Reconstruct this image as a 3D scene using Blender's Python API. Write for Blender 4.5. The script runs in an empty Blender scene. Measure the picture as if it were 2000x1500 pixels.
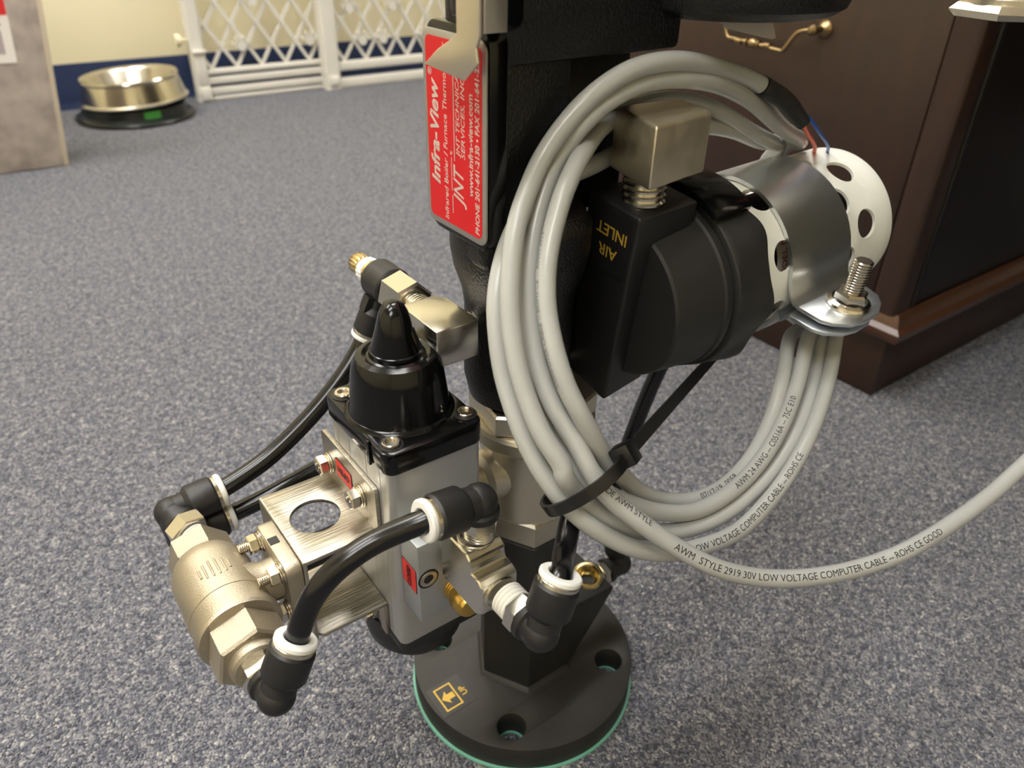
import bpy, bmesh, math, random
from mathutils import Matrix, Vector
random.seed(7)
S = bpy.context.scene
COL = S.collection
R = math.radians

# ------------------------------------------------------------------ camera
cam_d = bpy.data.cameras.new('camera'); cam = bpy.data.objects.new('camera', cam_d); COL.objects.link(cam)
cam_d.sensor_width = 36.0; cam_d.lens = 27.0; cam_d.clip_start = 0.01
CAM = Vector((-0.22315, -0.28195, 0.46922))
yaw, pitch, roll = R(-36.5), R(32.215), R(1.28)      # heading measured from +Y towards -X
fw = Vector((-math.sin(yaw)*math.cos(pitch), math.cos(yaw)*math.cos(pitch), -math.sin(pitch)))
rt0 = Vector((math.cos(yaw), math.sin(yaw), 0)); up0 = rt0.cross(fw)
rt = rt0*math.cos(roll) + up0*math.sin(roll); up = -rt0*math.sin(roll) + up0*math.cos(roll)
cam.matrix_world = Matrix(((rt.x, up.x, -fw.x, CAM.x), (rt.y, up.y, -fw.y, CAM.y), (rt.z, up.z, -fw.z, CAM.z), (0, 0, 0, 1)))
cam_d.dof.use_dof = True; cam_d.dof.focus_distance = 0.37; cam_d.dof.aperture_fstop = 11.0
S.camera = cam

# ------------------------------------------------------------------ world, exposure
W = bpy.data.worlds.new('world'); S.world = W; W.use_nodes = True
W.node_tree.nodes['Background'].inputs[0].default_value = (0.8, 0.85, 1, 1)
W.node_tree.nodes['Background'].inputs[1].default_value = 0.02
S.view_settings.view_transform = 'Standard'; S.view_settings.look = 'None'
S.view_settings.gamma = 1.0; S.view_settings.use_curve_mapping = False
S.view_settings.exposure = 0.0
S.cycles.max_bounces = 6
LAMP_COLOR = (1.0, 0.975, 0.935); LAMP_POWER = 19.0
LAMP_SPOTS = [(-0.85, 0.10), (0.75, 0.90), (-0.85, 1.45), (3.05, 0.10), (-1.50, -1.00)]  # the lamp beyond the desk is added to brighten the clamp

# ------------------------------------------------------------------ materials
def lin(c):
    return tuple((v/255/12.92 if v/255 <= 0.04045 else ((v/255+0.055)/1.055)**2.4) for v in c)
MATS = {}
def mat(name, col, metal=0.0, rough=0.5, bump=None, var=None, coat=0.0, rvar=None, emit=0.0, spec=0.5, stretch=None, alpha=None):
    m = bpy.data.materials.new(name); m.use_nodes = True; MATS[name] = m
    nt = m.node_tree; b = nt.nodes['Principled BSDF']
    c = lin(col)
    b.inputs['Base Color'].default_value = (*c, 1); b.inputs['Metallic'].default_value = metal
    b.inputs['Roughness'].default_value = rough; b.inputs['Coat Weight'].default_value = coat
    b.inputs['Specular IOR Level'].default_value = spec
    if emit:
        b.inputs['Emission Color'].default_value = (*c, 1); b.inputs['Emission Strength'].default_value = emit
    if alpha is not None:
        b.inputs['Alpha'].default_value = alpha
    if bump or var or rvar:
        tc = nt.nodes.new('ShaderNodeTexCoord'); src = tc.outputs['Object']
        if stretch:
            mp = nt.nodes.new('ShaderNodeMapping'); mp.inputs['Scale'].default_value = stretch
            nt.links.new(src, mp.inputs['Vector']); src = mp.outputs['Vector']
        def noise(scale, detail=3.0):
            n = nt.nodes.new('ShaderNodeTexNoise'); n.inputs['Scale'].default_value = scale; n.inputs['Detail'].default_value = detail
            nt.links.new(src, n.inputs['Vector']); return n.outputs['Fac']
        if bump:
            bp = nt.nodes.new('ShaderNodeBump'); bp.inputs['Strength'].default_value = bump[1]; bp.inputs['Distance'].default_value = bump[2]
            nt.links.new(noise(bump[0]), bp.inputs['Height']); nt.links.new(bp.outputs['Normal'], b.inputs['Normal'])
        if var:
            rp = nt.nodes.new('ShaderNodeValToRGB'); nt.links.new(noise(var[0], 5.0), rp.inputs['Fac'])
            rp.color_ramp.elements[0].position = 0.3; rp.color_ramp.elements[1].position = 0.7
            rp.color_ramp.elements[0].color = (*lin(var[1]), 1); rp.color_ramp.elements[1].color = (*c, 1)
            nt.links.new(rp.outputs['Color'], b.inputs['Base Color'])
        if rvar:
            mr = nt.nodes.new('ShaderNodeMapRange'); nt.links.new(noise(rvar[0]), mr.inputs['Value'])
            mr.inputs['From Min'].default_value = 0.3; mr.inputs['From Max'].default_value = 0.7
            mr.inputs['To Min'].default_value = rvar[1]; mr.inputs['To Max'].default_value = rvar[2]
            nt.links.new(mr.outputs['Result'], b.inputs['Roughness'])
    return m

mat('nickel', (212, 207, 194), 1.0, 0.22, rvar=(60, 0.19, 0.25))
mat('nickel_satin', (212, 204, 186), 1.0, 0.40, rvar=(250, 0.36, 0.44), bump=(500, 0.08, 0.0005))
mat('nickel_block', (222, 212, 190), 1.0, 0.50, rvar=(120, 0.44, 0.54))
mat('cast_nickel', (184, 175, 157), 1.0, 0.48, bump=(1500, 0.30, 0.0008), rvar=(60, 0.44, 0.54))
mat('stainless', (200, 194, 182), 1.0, 0.30, stretch=(30, 30, 700), bump=(10, 0.10, 0.0004))
mat('stainless_brushed', (194, 188, 176), 1.0, 0.36, stretch=(25, 1100, 1100), bump=(1, 0.55, 0.0005), rvar=(1, 0.28, 0.44), var=(1, (168, 162, 150)))
mat('bright_steel', (214, 206, 192), 1.0, 0.20)
mat('aluminium', (190, 190, 187), 0.8, 0.42, bump=(2500, 0.05, 0.0003))
mat('grey_anodised', (166, 170, 172), 0.6, 0.48, bump=(2200, 0.05, 0.0003))
mat('zinc', (224, 229, 233), 1.0, 0.36, bump=(700, 0.05, 0.0004))
mat('brass', (208, 170, 90), 1.0, 0.26)
mat('pale_brass', (212, 192, 140), 1.0, 0.18)
mat('black_gloss', (11, 11, 12), 0.0, 0.16, spec=0.35)
mat('black_plastic', (27, 27, 29), 0.0, 0.46, bump=(1800, 0.05, 0.0003))
mat('black_matte', (32, 32, 33), 0.0, 0.55, bump=(1600, 0.08, 0.0004))
mat('black_casting', (14, 14, 15), 0.0, 0.36, bump=(750, 0.5, 0.0012))
mat('black_flange', (40, 38, 35), 0.0, 0.58, var=(55, (31, 30, 29)), bump=(900, 0.12, 0.0005))
mat('black_tube', (12, 12, 15), 0.0, 0.22, rvar=(40, 0.18, 0.26))
mat('black_nylon', (17, 17, 19), 0.0, 0.36)
mat('white_plastic', (230, 230, 227), 0.0, 0.38)
mat('white_tape', (226, 224, 216), 0.0, 0.55)
mat('white_enamel', (236, 237, 230), 0.0, 0.30, coat=0.2)
mat('gate_plastic', (222, 218, 208), 0.0, 0.45)
mat('cable_grey', (176, 178, 176), 0.0, 0.27, bump=(260, 0.10, 0.0008), var=(35, (169, 171, 168)))
mat('print_faint', (120, 120, 120), 0.0, 0.6)
mat('print_black', (36, 36, 40), 0.0, 0.6)
mat('shrink_black', (26, 26, 28), 0.0, 0.6, bump=(320, 0.35, 0.001))
mat('wire_orange', (226, 84, 30), 0.0, 0.4)
mat('wire_blue', (34, 84, 176), 0.0, 0.4)
mat('red_print', (206, 16, 24), 0.0, 0.42)
mat('red_sticker', (206, 50, 46), 0.0, 0.5)
mat('dark_print', (52, 14, 16), 0.0, 0.5)
mat('silver_plate', (176, 174, 168), 0.75, 0.42)
mat('silver_print', (206, 196, 186), 0.25, 0.5)
mat('gold_print', (204, 168, 62), 0.1, 0.5)
mat('clear_film', (42, 40, 36), 0.0, 0.5)
mat('label_film', (34, 34, 36), 0.0, 0.34)
mat('teal_gasket', (120, 184, 164), 0.0, 0.5)
mat('dark_sensor', (20, 18, 20), 0.0, 0.5)
mat('sensor_red', (170, 20, 26), 0.0, 0.5)
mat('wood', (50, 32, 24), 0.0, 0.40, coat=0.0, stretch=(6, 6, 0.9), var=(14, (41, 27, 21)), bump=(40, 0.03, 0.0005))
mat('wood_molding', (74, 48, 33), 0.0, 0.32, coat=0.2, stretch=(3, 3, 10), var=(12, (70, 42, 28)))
mat('wood_shaded', (20, 14, 12), 0.0, 0.4, stretch=(6, 6, 0.9), var=(14, (16, 12, 11)))  # desk wood with the knee-space shade put into its colour
mat('antique_brass', (158, 136, 100), 1.0, 0.30)
mat('wall_paint', (234, 224, 190), 0.0, 0.7, bump=(500, 0.04, 0.0006))
mat('ceiling_paint', (226, 222, 210), 0.0, 0.8)
mat('navy_vinyl', (32, 48, 84), 0.0, 0.42)
mat('bowl_steel', (206, 200, 186), 1.0, 0.20)
mat('bowl_rubber', (22, 26, 26), 0.0, 0.32)
mat('green_label', (56, 128, 48), 0.0, 0.5)
mat('marble_board', (196, 184, 172), 0.0, 0.4, var=(30, (158, 146, 138)), bump=(40, 0.05, 0.001))
mat('clear_edge', (206, 192, 170), 0.0, 0.3)
mat('paper_white', (236, 230, 222), 0.0, 0.6)
mat('paper_red', (214, 44, 44), 0.0, 0.55)
mat('paper_grey', (176, 164, 166), 0.0, 0.6)
mat('paper_dark', (60, 54, 56), 0.0, 0.6)
mat('lamp_frame', (230, 228, 222), 0.0, 0.5)
ml = mat('lamp_diffuser', (255, 255, 255), 0.0, 0.5)
bl = ml.node_tree.nodes['Principled BSDF']
bl.inputs['Emission Color'].default_value = (*LAMP_COLOR, 1); bl.inputs['Emission Strength'].default_value = LAMP_POWER

def carpet_material():
    m = bpy.data.materials.new('carpet'); m.use_nodes = True; MATS['carpet'] = m
    nt = m.node_tree; b = nt.nodes['Principled BSDF']; N = nt.nodes.new; K = nt.links.new
    b.inputs['Roughness'].default_value = 0.95; b.inputs['Specular IOR Level'].default_value = 0.15
    b.inputs['Sheen Weight'].default_value = 0.15
    tc = N('ShaderNodeTexCoord')
    wn = N('ShaderNodeTexNoise'); wn.inputs['Scale'].default_value = 220; wn.inputs['Detail'].default_value = 2
    K(tc.outputs['Object'], wn.inputs['Vector'])
    mx = N('ShaderNodeVectorMath'); mx.operation = 'MULTIPLY_ADD'; mx.inputs[1].default_value = (0.0045, 0.0045, 0.0045)
    K(wn.outputs['Color'], mx.inputs[0]); K(tc.outputs['Object'], mx.inputs[2])
    vo = N('ShaderNodeTexVoronoi'); vo.inputs['Scale'].default_value = 640; K(mx.outputs['Vector'], vo.inputs['Vector'])
    sp = N('ShaderNodeSeparateColor'); K(vo.outputs['Color'], sp.inputs['Color'])
    n2 = N('ShaderNodeTexNoise'); n2.inputs['Scale'].default_value = 130; n2.inputs['Detail'].default_value = 3
    K(tc.outputs['Object'], n2.inputs['Vector'])
    ad = N('ShaderNodeMath'); ad.operation = 'MULTIPLY_ADD'; ad.inputs[1].default_value = 0.75; ad.inputs[2].default_value = -0.31
    K(n2.outputs['Fac'], ad.inputs[0])
    su = N('ShaderNodeMath'); su.operation = 'ADD'; K(ad.outputs[0], su.inputs[0])
    m6 = N('ShaderNodeMath'); m6.operation = 'MULTIPLY'; m6.inputs[1].default_value = 0.86; K(sp.outputs['Red'], m6.inputs[0]); K(m6.outputs[0], su.inputs[1])
    rp = N('ShaderNodeValToRGB'); K(su.outputs[0], rp.inputs['Fac'])
    e = rp.color_ramp.elements
    e[0].position = 0.0; e[0].color = (*lin((52, 55, 70)), 1)
    e[1].position = 1.0; e[1].color = (*lin((204, 200, 196)), 1)
    for p, c in ((0.3, (88, 91, 107)), (0.55, (122, 124, 136)), (0.8, (152, 152, 160))):
        k = e.new(p); k.color = (*lin(c), 1)
    K(rp.outputs['Color'], b.inputs['Base Color'])
    bp = N('ShaderNodeBump'); bp.inputs['Strength'].default_value = 0.9; bp.inputs['Distance'].default_value = 0.003
    iv = N('ShaderNodeMath'); iv.operation = 'MULTIPLY_ADD'; iv.inputs[1].default_value = -1.4
    K(vo.outputs['Distance'], iv.inputs[0]); K(sp.outputs['Green'], iv.inputs[2])
    K(iv.outputs[0], bp.inputs['Height']); K(bp.outputs['Normal'], b.inputs['Normal'])
    return m
carpet_material()

# ------------------------------------------------------------------ mesh helpers
def frame(o, z, x=None):
    z = Vector(z).normalized()
    if x is None:
        x = Vector((0, 0, 1)) if abs(z.z) < 0.9 else Vector((1, 0, 0))
    x = Vector(x); x = (x - z*x.dot(z)).normalized(); y = z.cross(x)
    return Matrix(((x.x, y.x, z.x, o[0]), (x.y, y.y, z.y, o[1]), (x.z, y.z, z.z, o[2]), (0, 0, 0, 1)))
I4 = Matrix.Identity(4)

class MB:
    def __init__(s): s.v = []; s.f = []
    def add(s, vs, fs, M=I4):
        n = len(s.v); s.v += [M @ Vector(p) for p in vs]; s.f += [tuple(i+n for i in f) for f in fs]; return s
    def box(s, a, b, M=I4):
        (x0, y0, z0), (x1, y1, z1) = a, b
        return s.add([(x0,y0,z0),(x1,y0,z0),(x1,y1,z0),(x0,y1,z0),(x0,y0,z1),(x1,y0,z1),(x1,y1,z1),(x0,y1,z1)],
                     [(0,3,2,1),(4,5,6,7),(0,1,5,4),(1,2,6,5),(2,3,7,6),(3,0,4,7)], M)
    def prism(s, poly, z0, z1, M=I4, top=None):
        n = len(poly); t = top or poly
        return s.add([(x,y,z0) for x,y in poly]+[(x,y,z1) for x,y in t],
                     [tuple(range(n-1,-1,-1)), tuple(range(n,2*n))]+[(i,(i+1)%n,(i+1)%n+n,i+n) for i in range(n)], M)
    def lathe(s, prof, M=I4, n=48, cap=True, mod=None):
        vs = []; fs = []
        for r, z in prof:
            for k in range(n):
                a = 2*math.pi*k/n; rr = r*(mod(a, z) if mod else 1)
                vs.append((rr*math.cos(a), rr*math.sin(a), z))
        for i in range(len(prof)-1):
            for k in range(n):
                fs.append((i*n+k, i*n+(k+1)%n, (i+1)*n+(k+1)%n, (i+1)*n+k))
        if cap:
            if prof[0][0] > 1e-6: fs.append(tuple(range(n-1,-1,-1)))
            if prof[-1][0] > 1e-6: fs.append(tuple(range((len(prof)-1)*n, len(prof)*n)))
        return s.add(vs, fs, M)
    def cyl(s, r, z0, z1, M=I4, n=32, c=0.0):
        if c: return s.lathe([(r-c,z0),(r,z0+c),(r,z1-c),(r-c,z1)], M, n)
        return s.lathe([(r,z0),(r,z1)], M, n)
    def hexa(s, af, z0, z1, M=I4, rot=0.0, c=0.0006):
        r = af/math.sqrt(3)
        def h(q): return [(q*math.cos(R(60*k)+rot), q*math.sin(R(60*k)+rot)) for k in range(6)]
        n = 6; rings = [(r-c*1.2, z0), (r, z0+c), (r, z1-c), (r-c*1.2, z1)]
        vs = []; fs = []
        for q, z in rings: vs += [(x,y,z) for x,y in h(q)]
        for i in range(3):
            for k in range(6): fs.append((i*6+k, i*6+(k+1)%6, (i+1)*6+(k+1)%6, (i+1)*6+k))
        fs += [tuple(range(5,-1,-1)), tuple(range(18,24))]
        return s.add(vs, fs, M)
    def ring(s, r0, r1, z0, z1, M=I4, n=40, c=0.0):
        if c: p = [(r0,z0+c),(r0+c,z0),(r1-c,z0),(r1,z0+c),(r1,z1-c),(r1-c,z1),(r0+c,z1),(r0,z1-c),(r0,z0+c)]
        else: p = [(r0,z0),(r1,z0),(r1,z1),(r0,z1),(r0,z0)]
        return s.lathe(p, M, n, cap=False)
    def thread(s, r, z0, z1, k, M=I4, d=None, n=32):
        d = d or (z1-z0)/k*0.45
        prof = [(r-d, z0)]
        for i in range(k):
            a = z0+(z1-z0)*(i+0.3)/k; b = z0+(z1-z0)*(i+0.62)/k; e = z0+(z1-z0)*(i+1)/k
            prof += [(r, a), (r, b), (r-d, e)]
        return s.lathe(prof, M, n)
    def sphere(s, r, M=I4, n=24, sz=1.0):
        prof = [(1e-7, -r*sz)]+[(r*math.cos(R(a)), r*sz*math.sin(R(a))) for a in range(-75, 90, 15)]+[(1e-7, r*sz)]
        return s.lathe(prof, M, n, cap=False)
    def sweep(s, path, prof, upv=None, closed=False, caps=True):
        P = [Vector(p) for p in path]; n = len(P); m = len(prof); vs = []; fs = []; nrm = None
        for i in range(n):
            if closed: t = (P[(i+1)%n]-P[i-1]).normalized()
            else: t = (P[min(i+1,n-1)]-P[max(i-1,0)]).normalized()
            if upv is not None: nrm = Vector(upv)
            elif nrm is None:
                nrm = Vector((0,0,1)) if abs(t.z) < 0.8 else Vector((1,0,0))
            nrm = (nrm - t*nrm.dot(t)).normalized(); b = t.cross(nrm)
            vs += [P[i]+nrm*u+b*w for u, w in prof]
        for i in range(n if closed else n-1):
            j = (i+1)%n
            for k in range(m): fs.append((i*m+k, i*m+(k+1)%m, j*m+(k+1)%m, j*m+k))
        if caps and not closed: fs += [tuple(range(m-1,-1,-1)), tuple(range((n-1)*m, n*m))]
        return s.add(vs, fs)
    def tube(s, path, r, n=20, closed=False):
        return s.sweep(path, [(r*math.cos(2*math.pi*k/n), r*math.sin(2*math.pi*k/n)) for k in range(n)], closed=closed)
    def build(s, name, m, parent=None, bevel=0.0, seg=2, ang=35, flat=False):
        bm = bmesh.new(); vv = [bm.verts.new(p) for p in s.v]
        for f in s.f:
            try: bm.faces.new([vv[i] for i in f])
            except ValueError: pass
        bmesh.ops.remove_doubles(bm, verts=bm.verts, dist=1e-6)
        bmesh.ops.recalc_face_normals(bm, faces=bm.faces)
        if bevel:
            ed = [e for e in bm.edges if len(e.link_faces) == 2 and e.calc_face_angle(0) > R(28)]
            bmesh.ops.bevel(bm, geom=ed, offset=bevel, segments=seg, affect='EDGES', clamp_overlap=True, profile=0.5)
        me = bpy.data.meshes.new(name); bm.to_mesh(me); bm.free()
        return finish(name, me, m, parent, ang, flat)

def finish(name, me, m, parent=None, ang=35, flat=False):
    me.materials.append(MATS[m])
    if not flat:
        for p in me.polygons: p.use_smooth = True
        me.set_sharp_from_angle(angle=R(ang))
    o = bpy.data.objects.new(name, me); COL.objects.link(o)
    if parent: o.parent = parent
    return o
def thing(name, label, cat, loc=(0, 0, 0), group=None):
    o = bpy.data.objects.new(name, None); COL.objects.link(o); o.empty_display_size = 0.02
    o['label'] = label; o['category'] = cat
    if group: o['group'] = group
    return o
def struct(o): o['kind'] = 'structure'; return o
def lab(o, t): o['label'] = t; return o
def rrect(x0, y0, x1, y1, r, n=5):
    out = []
    for cx, cy, a0 in ((x1-r, y1-r, 0), (x0+r, y1-r, 90), (x0+r, y0+r, 180), (x1-r, y0+r, 270)):
        for k in range(n+1):
            a = R(a0+90*k/n); out.append((cx+r*math.cos(a), cy+r*math.sin(a)))
    return out
def circ(cx, cy, r, n=32): return [(cx+r*math.cos(2*math.pi*k/n), cy+r*math.sin(2*math.pi*k/n)) for k in range(n)]
def catmull(P, k=8):
    P = [Vector(p) for p in P]; out = []
    for i in range(len(P)-1):
        a = P[max(i-1,0)]; b = P[i]; c = P[i+1]; d = P[min(i+2,len(P)-1)]
        for j in range(k):
            t = j/k
            out.append(0.5*((2*b)+(c-a)*t+(2*a-5*b+4*c-d)*t*t+(3*b-a-3*c+d)*t**3))
    out.append(P[-1]); return out

def curve_mesh(polys, depth):
    """2D outline with holes, extruded from z=-depth to z=depth"""
    cu = bpy.data.curves.new('outline', 'CURVE'); cu.dimensions = '2D'; cu.fill_mode = 'BOTH'; cu.extrude = depth
    for p in polys:
        sp = cu.splines.new('POLY'); sp.points.add(len(p)-1); sp.use_cyclic_u = True
        for q, (x, y) in zip(sp.points, p): q.co = (x, y, 0, 1)
    ob = bpy.data.objects.new('outline', cu); COL.objects.link(ob)
    me = bpy.data.meshes.new_from_object(ob.evaluated_get(bpy.context.evaluated_depsgraph_get()))
    bpy.data.objects.remove(ob); bpy.data.curves.remove(cu); return me
def plate(name, polys, z0, z1, m, parent=None, M=I4, bevel=0.0, ang=30):
    me = curve_mesh(polys, (z1-z0)/2)
    bm = bmesh.new(); bm.from_mesh(me); bmesh.ops.remove_doubles(bm, verts=bm.verts, dist=1e-6)
    bmesh.ops.recalc_face_normals(bm, faces=bm.faces)
    if bevel:
        ed = [e for e in bm.edges if len(e.link_faces) == 2 and e.calc_face_angle(0) > R(60)]
        bmesh.ops.bevel(bm, geom=ed, offset=bevel, segments=2, affect='EDGES', clamp_overlap=True, profile=0.5)
    bm.to_mesh(me); bm.free()
    me.transform(M @ Matrix.Translation((0, 0, (z0+z1)/2))); me.materials.clear()
    return finish(name, me, m, parent, ang)
def text_mesh(t, size, width=None, shear=0.0, bold=0.0, ext=0.00008, spacing=1.0, align='LEFT'):
    cu = bpy.data.curves.new('text', 'FONT'); cu.body = t; cu.size = size; cu.shear = shear; cu.offset = bold
    cu.extrude = ext; cu.resolution_u = 3; cu.space_character = spacing; cu.align_x = 'LEFT'
    ob = bpy.data.objects.new('text', cu); COL.objects.link(ob)
    me = bpy.data.meshes.new_from_object(ob.evaluated_get(bpy.context.evaluated_depsgraph_get()))
    bpy.data.objects.remove(ob); bpy.data.curves.remove(cu)
    xs = [v.co.x for v in me.vertices]; x0, x1 = min(xs), max(xs)
    k = (width/(x1-x0)) if width else 1.0
    w = (x1-x0)*k; off = {'LEFT': 0, 'CENTER': -w/2, 'RIGHT': -w}[align]
    for v in me.vertices: v.co.x = (v.co.x-x0)*k+off
    return me, w
def text(name, t, size, o, xd, yd, m, parent=None, **kw):
    xd = Vector(xd).normalized(); yd = Vector(yd).normalized(); z = xd.cross(yd)
    me, w = text_mesh(t, size, **kw)
    me.transform(Matrix(((xd.x,yd.x,z.x,o[0]),(xd.y,yd.y,z.y,o[1]),(xd.z,yd.z,z.z,o[2]),(0,0,0,1))))
    me.materials.clear(); return finish(name, me, m, parent, flat=True)
def join_meshes(name, mes, m, parent):
    bm = bmesh.new()
    for me in mes: bm.from_mesh(me)
    me = bpy.data.meshes.new(name); bm.to_mesh(me); bm.free()
    return finish(name, me, m, parent, flat=True)

# ------------------------------------------------------------------ the room
X0, X1, Y0, Y1, ZC = -2.6, 4.2, -2.7, 2.0, 2.55
struct(MB().box((X0, Y0, -0.05), (X1, Y1, 0.0)).build('floor', 'carpet', flat=True))
struct(MB().box((X0, Y0, ZC), (X1, Y1, ZC+0.05)).build('ceiling', 'ceiling_paint', flat=True))
struct(MB().box((X0-0.1, Y1, -0.05), (X1+0.1, Y1+0.1, ZC+0.05)).build('wall_back', 'wall_paint', flat=True))
struct(MB().box((X0-0.1, Y0-0.1, -0.05), (X1+0.1, Y0, ZC+0.05)).build('wall_front', 'wall_paint', flat=True))
struct(MB().box((X0-0.1, Y0, -0.05), (X0, Y1, ZC+0.05)).build('wall_left', 'wall_paint', flat=True))
struct(MB().box((X1, Y0, -0.05), (X1+0.1, Y1, ZC+0.05)).build('wall_right', 'wall_paint', flat=True))
def baseboard(name, M, L):
    prof = [(0, 0.0), (0.010, 0.0), (0.006, 0.012), (0.004, 0.02), (0.004, 0.098), (0.002, 0.106), (0, 0.106)]
    return struct(MB().prism(prof, 0, L, M).build(name, 'navy_vinyl'))
baseboard('baseboard_back', Matrix(((0,0,1,X0),(-1,0,0,Y1-0.0005),(0,1,0,0),(0,0,0,1))), X1-X0)
baseboard('baseboard_left', Matrix(((1,0,0,X0+0.0005),(0,0,1,Y0),(0,1,0,0),(0,0,0,1))), Y1-Y0)
baseboard('baseboard_right', Matrix(((-1,0,0,X1-0.0005),(0,0,1,Y0),(0,1,0,0),(0,0,0,1))), Y1-Y0)
baseboard('baseboard_front', Matrix(((0,0,1,X0),(1,0,0,Y0+0.0005),(0,1,0,0),(0,0,0,1))), X1-X0)

for i, (lx, ly) in enumerate(LAMP_SPOTS):
    t = thing('ceiling_light', 'flush white ceiling light panel ' + ['above the thermometer', 'above the desk end', 'above the dog bowl', 'added beyond the desk to brighten the clamp', 'behind the camera'][i], 'light', group='ceiling light panels')
    fr = MB()
    for a, b in (((-0.62,-0.32),(0.62,-0.28)), ((-0.62,0.28),(0.62,0.32)), ((-0.62,-0.28),(-0.58,0.28)), ((0.58,-0.28),(0.62,0.28))):
        fr.box((lx+a[0], ly+a[1], ZC-0.03), (lx+b[0], ly+b[1], ZC-0.0005))
    fr.build('frame', 'lamp_frame', t)
    MB().box((lx-0.58, ly-0.28, ZC-0.02), (lx+0.58, ly+0.28, ZC-0.012)).build('diffuser', 'lamp_diffuser', t, flat=True)

# ------------------------------------------------------------------ desk
desk = thing('desk', 'dark brown wooden desk with brass drawer pull behind the thermometer', 'desk')
MB().box((0.549, 0.074, 0.08), (1.25, 0.56, 0.72)).build('pedestal', 'wood_shaded', desk, bevel=0.002)
for z0, z1 in ((0.118, 0.425), (0.432, 0.70)):
    d = MB().box((0.5395, 0.0975, z0), (0.5485, 0.535, z1)).build('drawer', 'wood', desk, bevel=0.002)
    zc = 0.364 if z0 < 0.2 else 0.58
    dz = zc-0.364
    h = MB().tube(catmull([(0.517,0.3335,0.364+dz),(0.514,0.332,0.358+dz),(0.513,0.3265,0.3465+dz),(0.513,0.318,0.3450+dz),(0.513,0.291,0.3438+dz),(0.513,0.258,0.3412+dz),(0.513,0.2505,0.343+dz),(0.515,0.239,0.3600+dz),(0.517,0.2245,0.3640+dz)], 6), 0.0022, 12)
    h.sphere(0.0052, frame((0.513,0.291,0.3438+dz), (0,1,0)), sz=1.3)
    for q in (0.283, 0.299): h.cyl(0.0042, -0.001, 0.001, frame((0.513,q,0.3438+dz), (0,1,0)), 16)
    for q in (0.272, 0.310): h.cyl(0.0030, -0.004, 0.004, frame((0.513,q,0.3436+dz), (0,1,0)), 16)
    h.build('drawer_pull', 'antique_brass', d)
    for q in (0.3335, 0.2245):
        MB().lathe([(0.0085,0.0),(0.0085,0.002),(0.006,0.005),(0.003,0.007),(0.003,0.016),(0.0052,0.019),(0.0052,0.023),(0.003,0.026),(1e-7,0.027)], frame((0.5395,q,0.364+dz),(-1,0,0)), 24).build('rosette', 'antique_brass', d)
for y in (0.064, 0.538):
    MB().prism(rrect(0.531, y, 0.562, y+0.0305, 0.006), 0.105, 0.72).build('corner_post', 'wood', desk)
MB().cyl(0.0035, 0.105, 0.72, Matrix.Translation((0.566, 0.0665, 0)), 12).build('bead', 'wood_shaded', desk)
MB().prism(rrect(1.23, 0.064, 1.262, 0.0945, 0.006), 0.105, 0.72).build('corner_post', 'wood', desk)
MB().box((0.575, 0.066, 0.105), (1.225, 0.075, 0.715)).build('side_panel', 'wood_shaded', desk, bevel=0.001)
mprof = [(0, 0.078), (0.012, 0.078), (0.016, 0.084), (0.016, 0.090), (0.010, 0.094), (0.008, 0.100), (0.004, 0.106), (0, 0.107)]
def molding(pts):
    b = MB(); n = len(mprof); vs = []
    for (x, y), (ox, oy) in pts:
        vs += [(x+ox*p, y+oy*p, z) for p, z in mprof]
    fs = []
    for i in range(len(pts)-1):
        for k in range(n): fs.append((i*n+k, i*n+(k+1)%n, (i+1)*n+(k+1)%n, (i+1)*n+k))
    fs += [tuple(range(n)), tuple(range((len(pts)-1)*n, len(pts)*n))]
    return b.add(vs, fs)
molding([((0.539, 0.57), (-1, 1)), ((0.539, 0.065), (-1, -1)), ((1.262, 0.065), (1, -1))]).build('base_molding', 'wood_molding', desk)
MB().box((0.541, 0.067, 0.0005), (1.26, 0.568, 0.079)).build('plinth', 'wood', desk, bevel=0.002)
MB().box((0.49, -1.05, 0.721), (1.36, 0.61, 0.755)).build('desktop', 'wood', desk, bevel=0.006)
MB().box((1.27, -0.62, 0.12), (1.29, 0.064, 0.72)).build('modesty_panel', 'wood_shaded', desk)  # unseen; added to keep the knee space dark
MB().box((0.549, -1.03, 0.0005), (1.25, -0.62, 0.72)).build('pedestal', 'wood_shaded', desk, bevel=0.002)  # unseen second pedestal, added to close off the dark knee space

# ------------------------------------------------------------------ pet gate
gate = thing('pet_gate', 'white plastic lattice pet gate with paw cut-outs against the cream wall', 'gate')
H = 0.66
def gbox(name, a, b, bev=0.003): return MB().box(a, b).build(name, 'gate_plastic', gate, bevel=bev)
# left sliding panel sits behind, right panel in front
for (x0, x1, y, rails) in ((0.385, 0.735, 1.926, ((0.0, 0.010), (0.014, 0.032), (0.040, 0.058), (0.064, 0.077))), (0.742, 1.42, 1.903, ((0.0, 0.026), (0.046, 0.070)))):
    for z0, z1 in rails: gbox('rail', (x0, y-0.011, z0+0.0004), (x1, y+0.011, z1))
    gbox('rail', (x0, y-0.011, H-0.03), (x1, y+0.011, H))
p = MB().prism(rrect(0.352, 1.905, 0.388, 1.941, 0.008), 0.0004, H).build('post', 'gate_plastic', gate)
q = gbox('post_channel', (0.358, 1.8995, 0.045), (0.383, 1.9045, 0.125))
gbox('channel_lip', (0.353, 1.893, 0.121), (0.388, 1.9045, 0.129))
gbox('foot_socket', (0.357, 1.895, 0.006), (0.384, 1.9045, 0.040))
p2 = MB().prism(rrect(0.703, 1.880, 0.7475, 1.9255, 0.008), 0.0004, H).build('post', 'gate_plastic', gate)
gbox('foot_socket', (0.712, 1.8735, 0.012), (0.739, 1.8795, 0.036))
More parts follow.
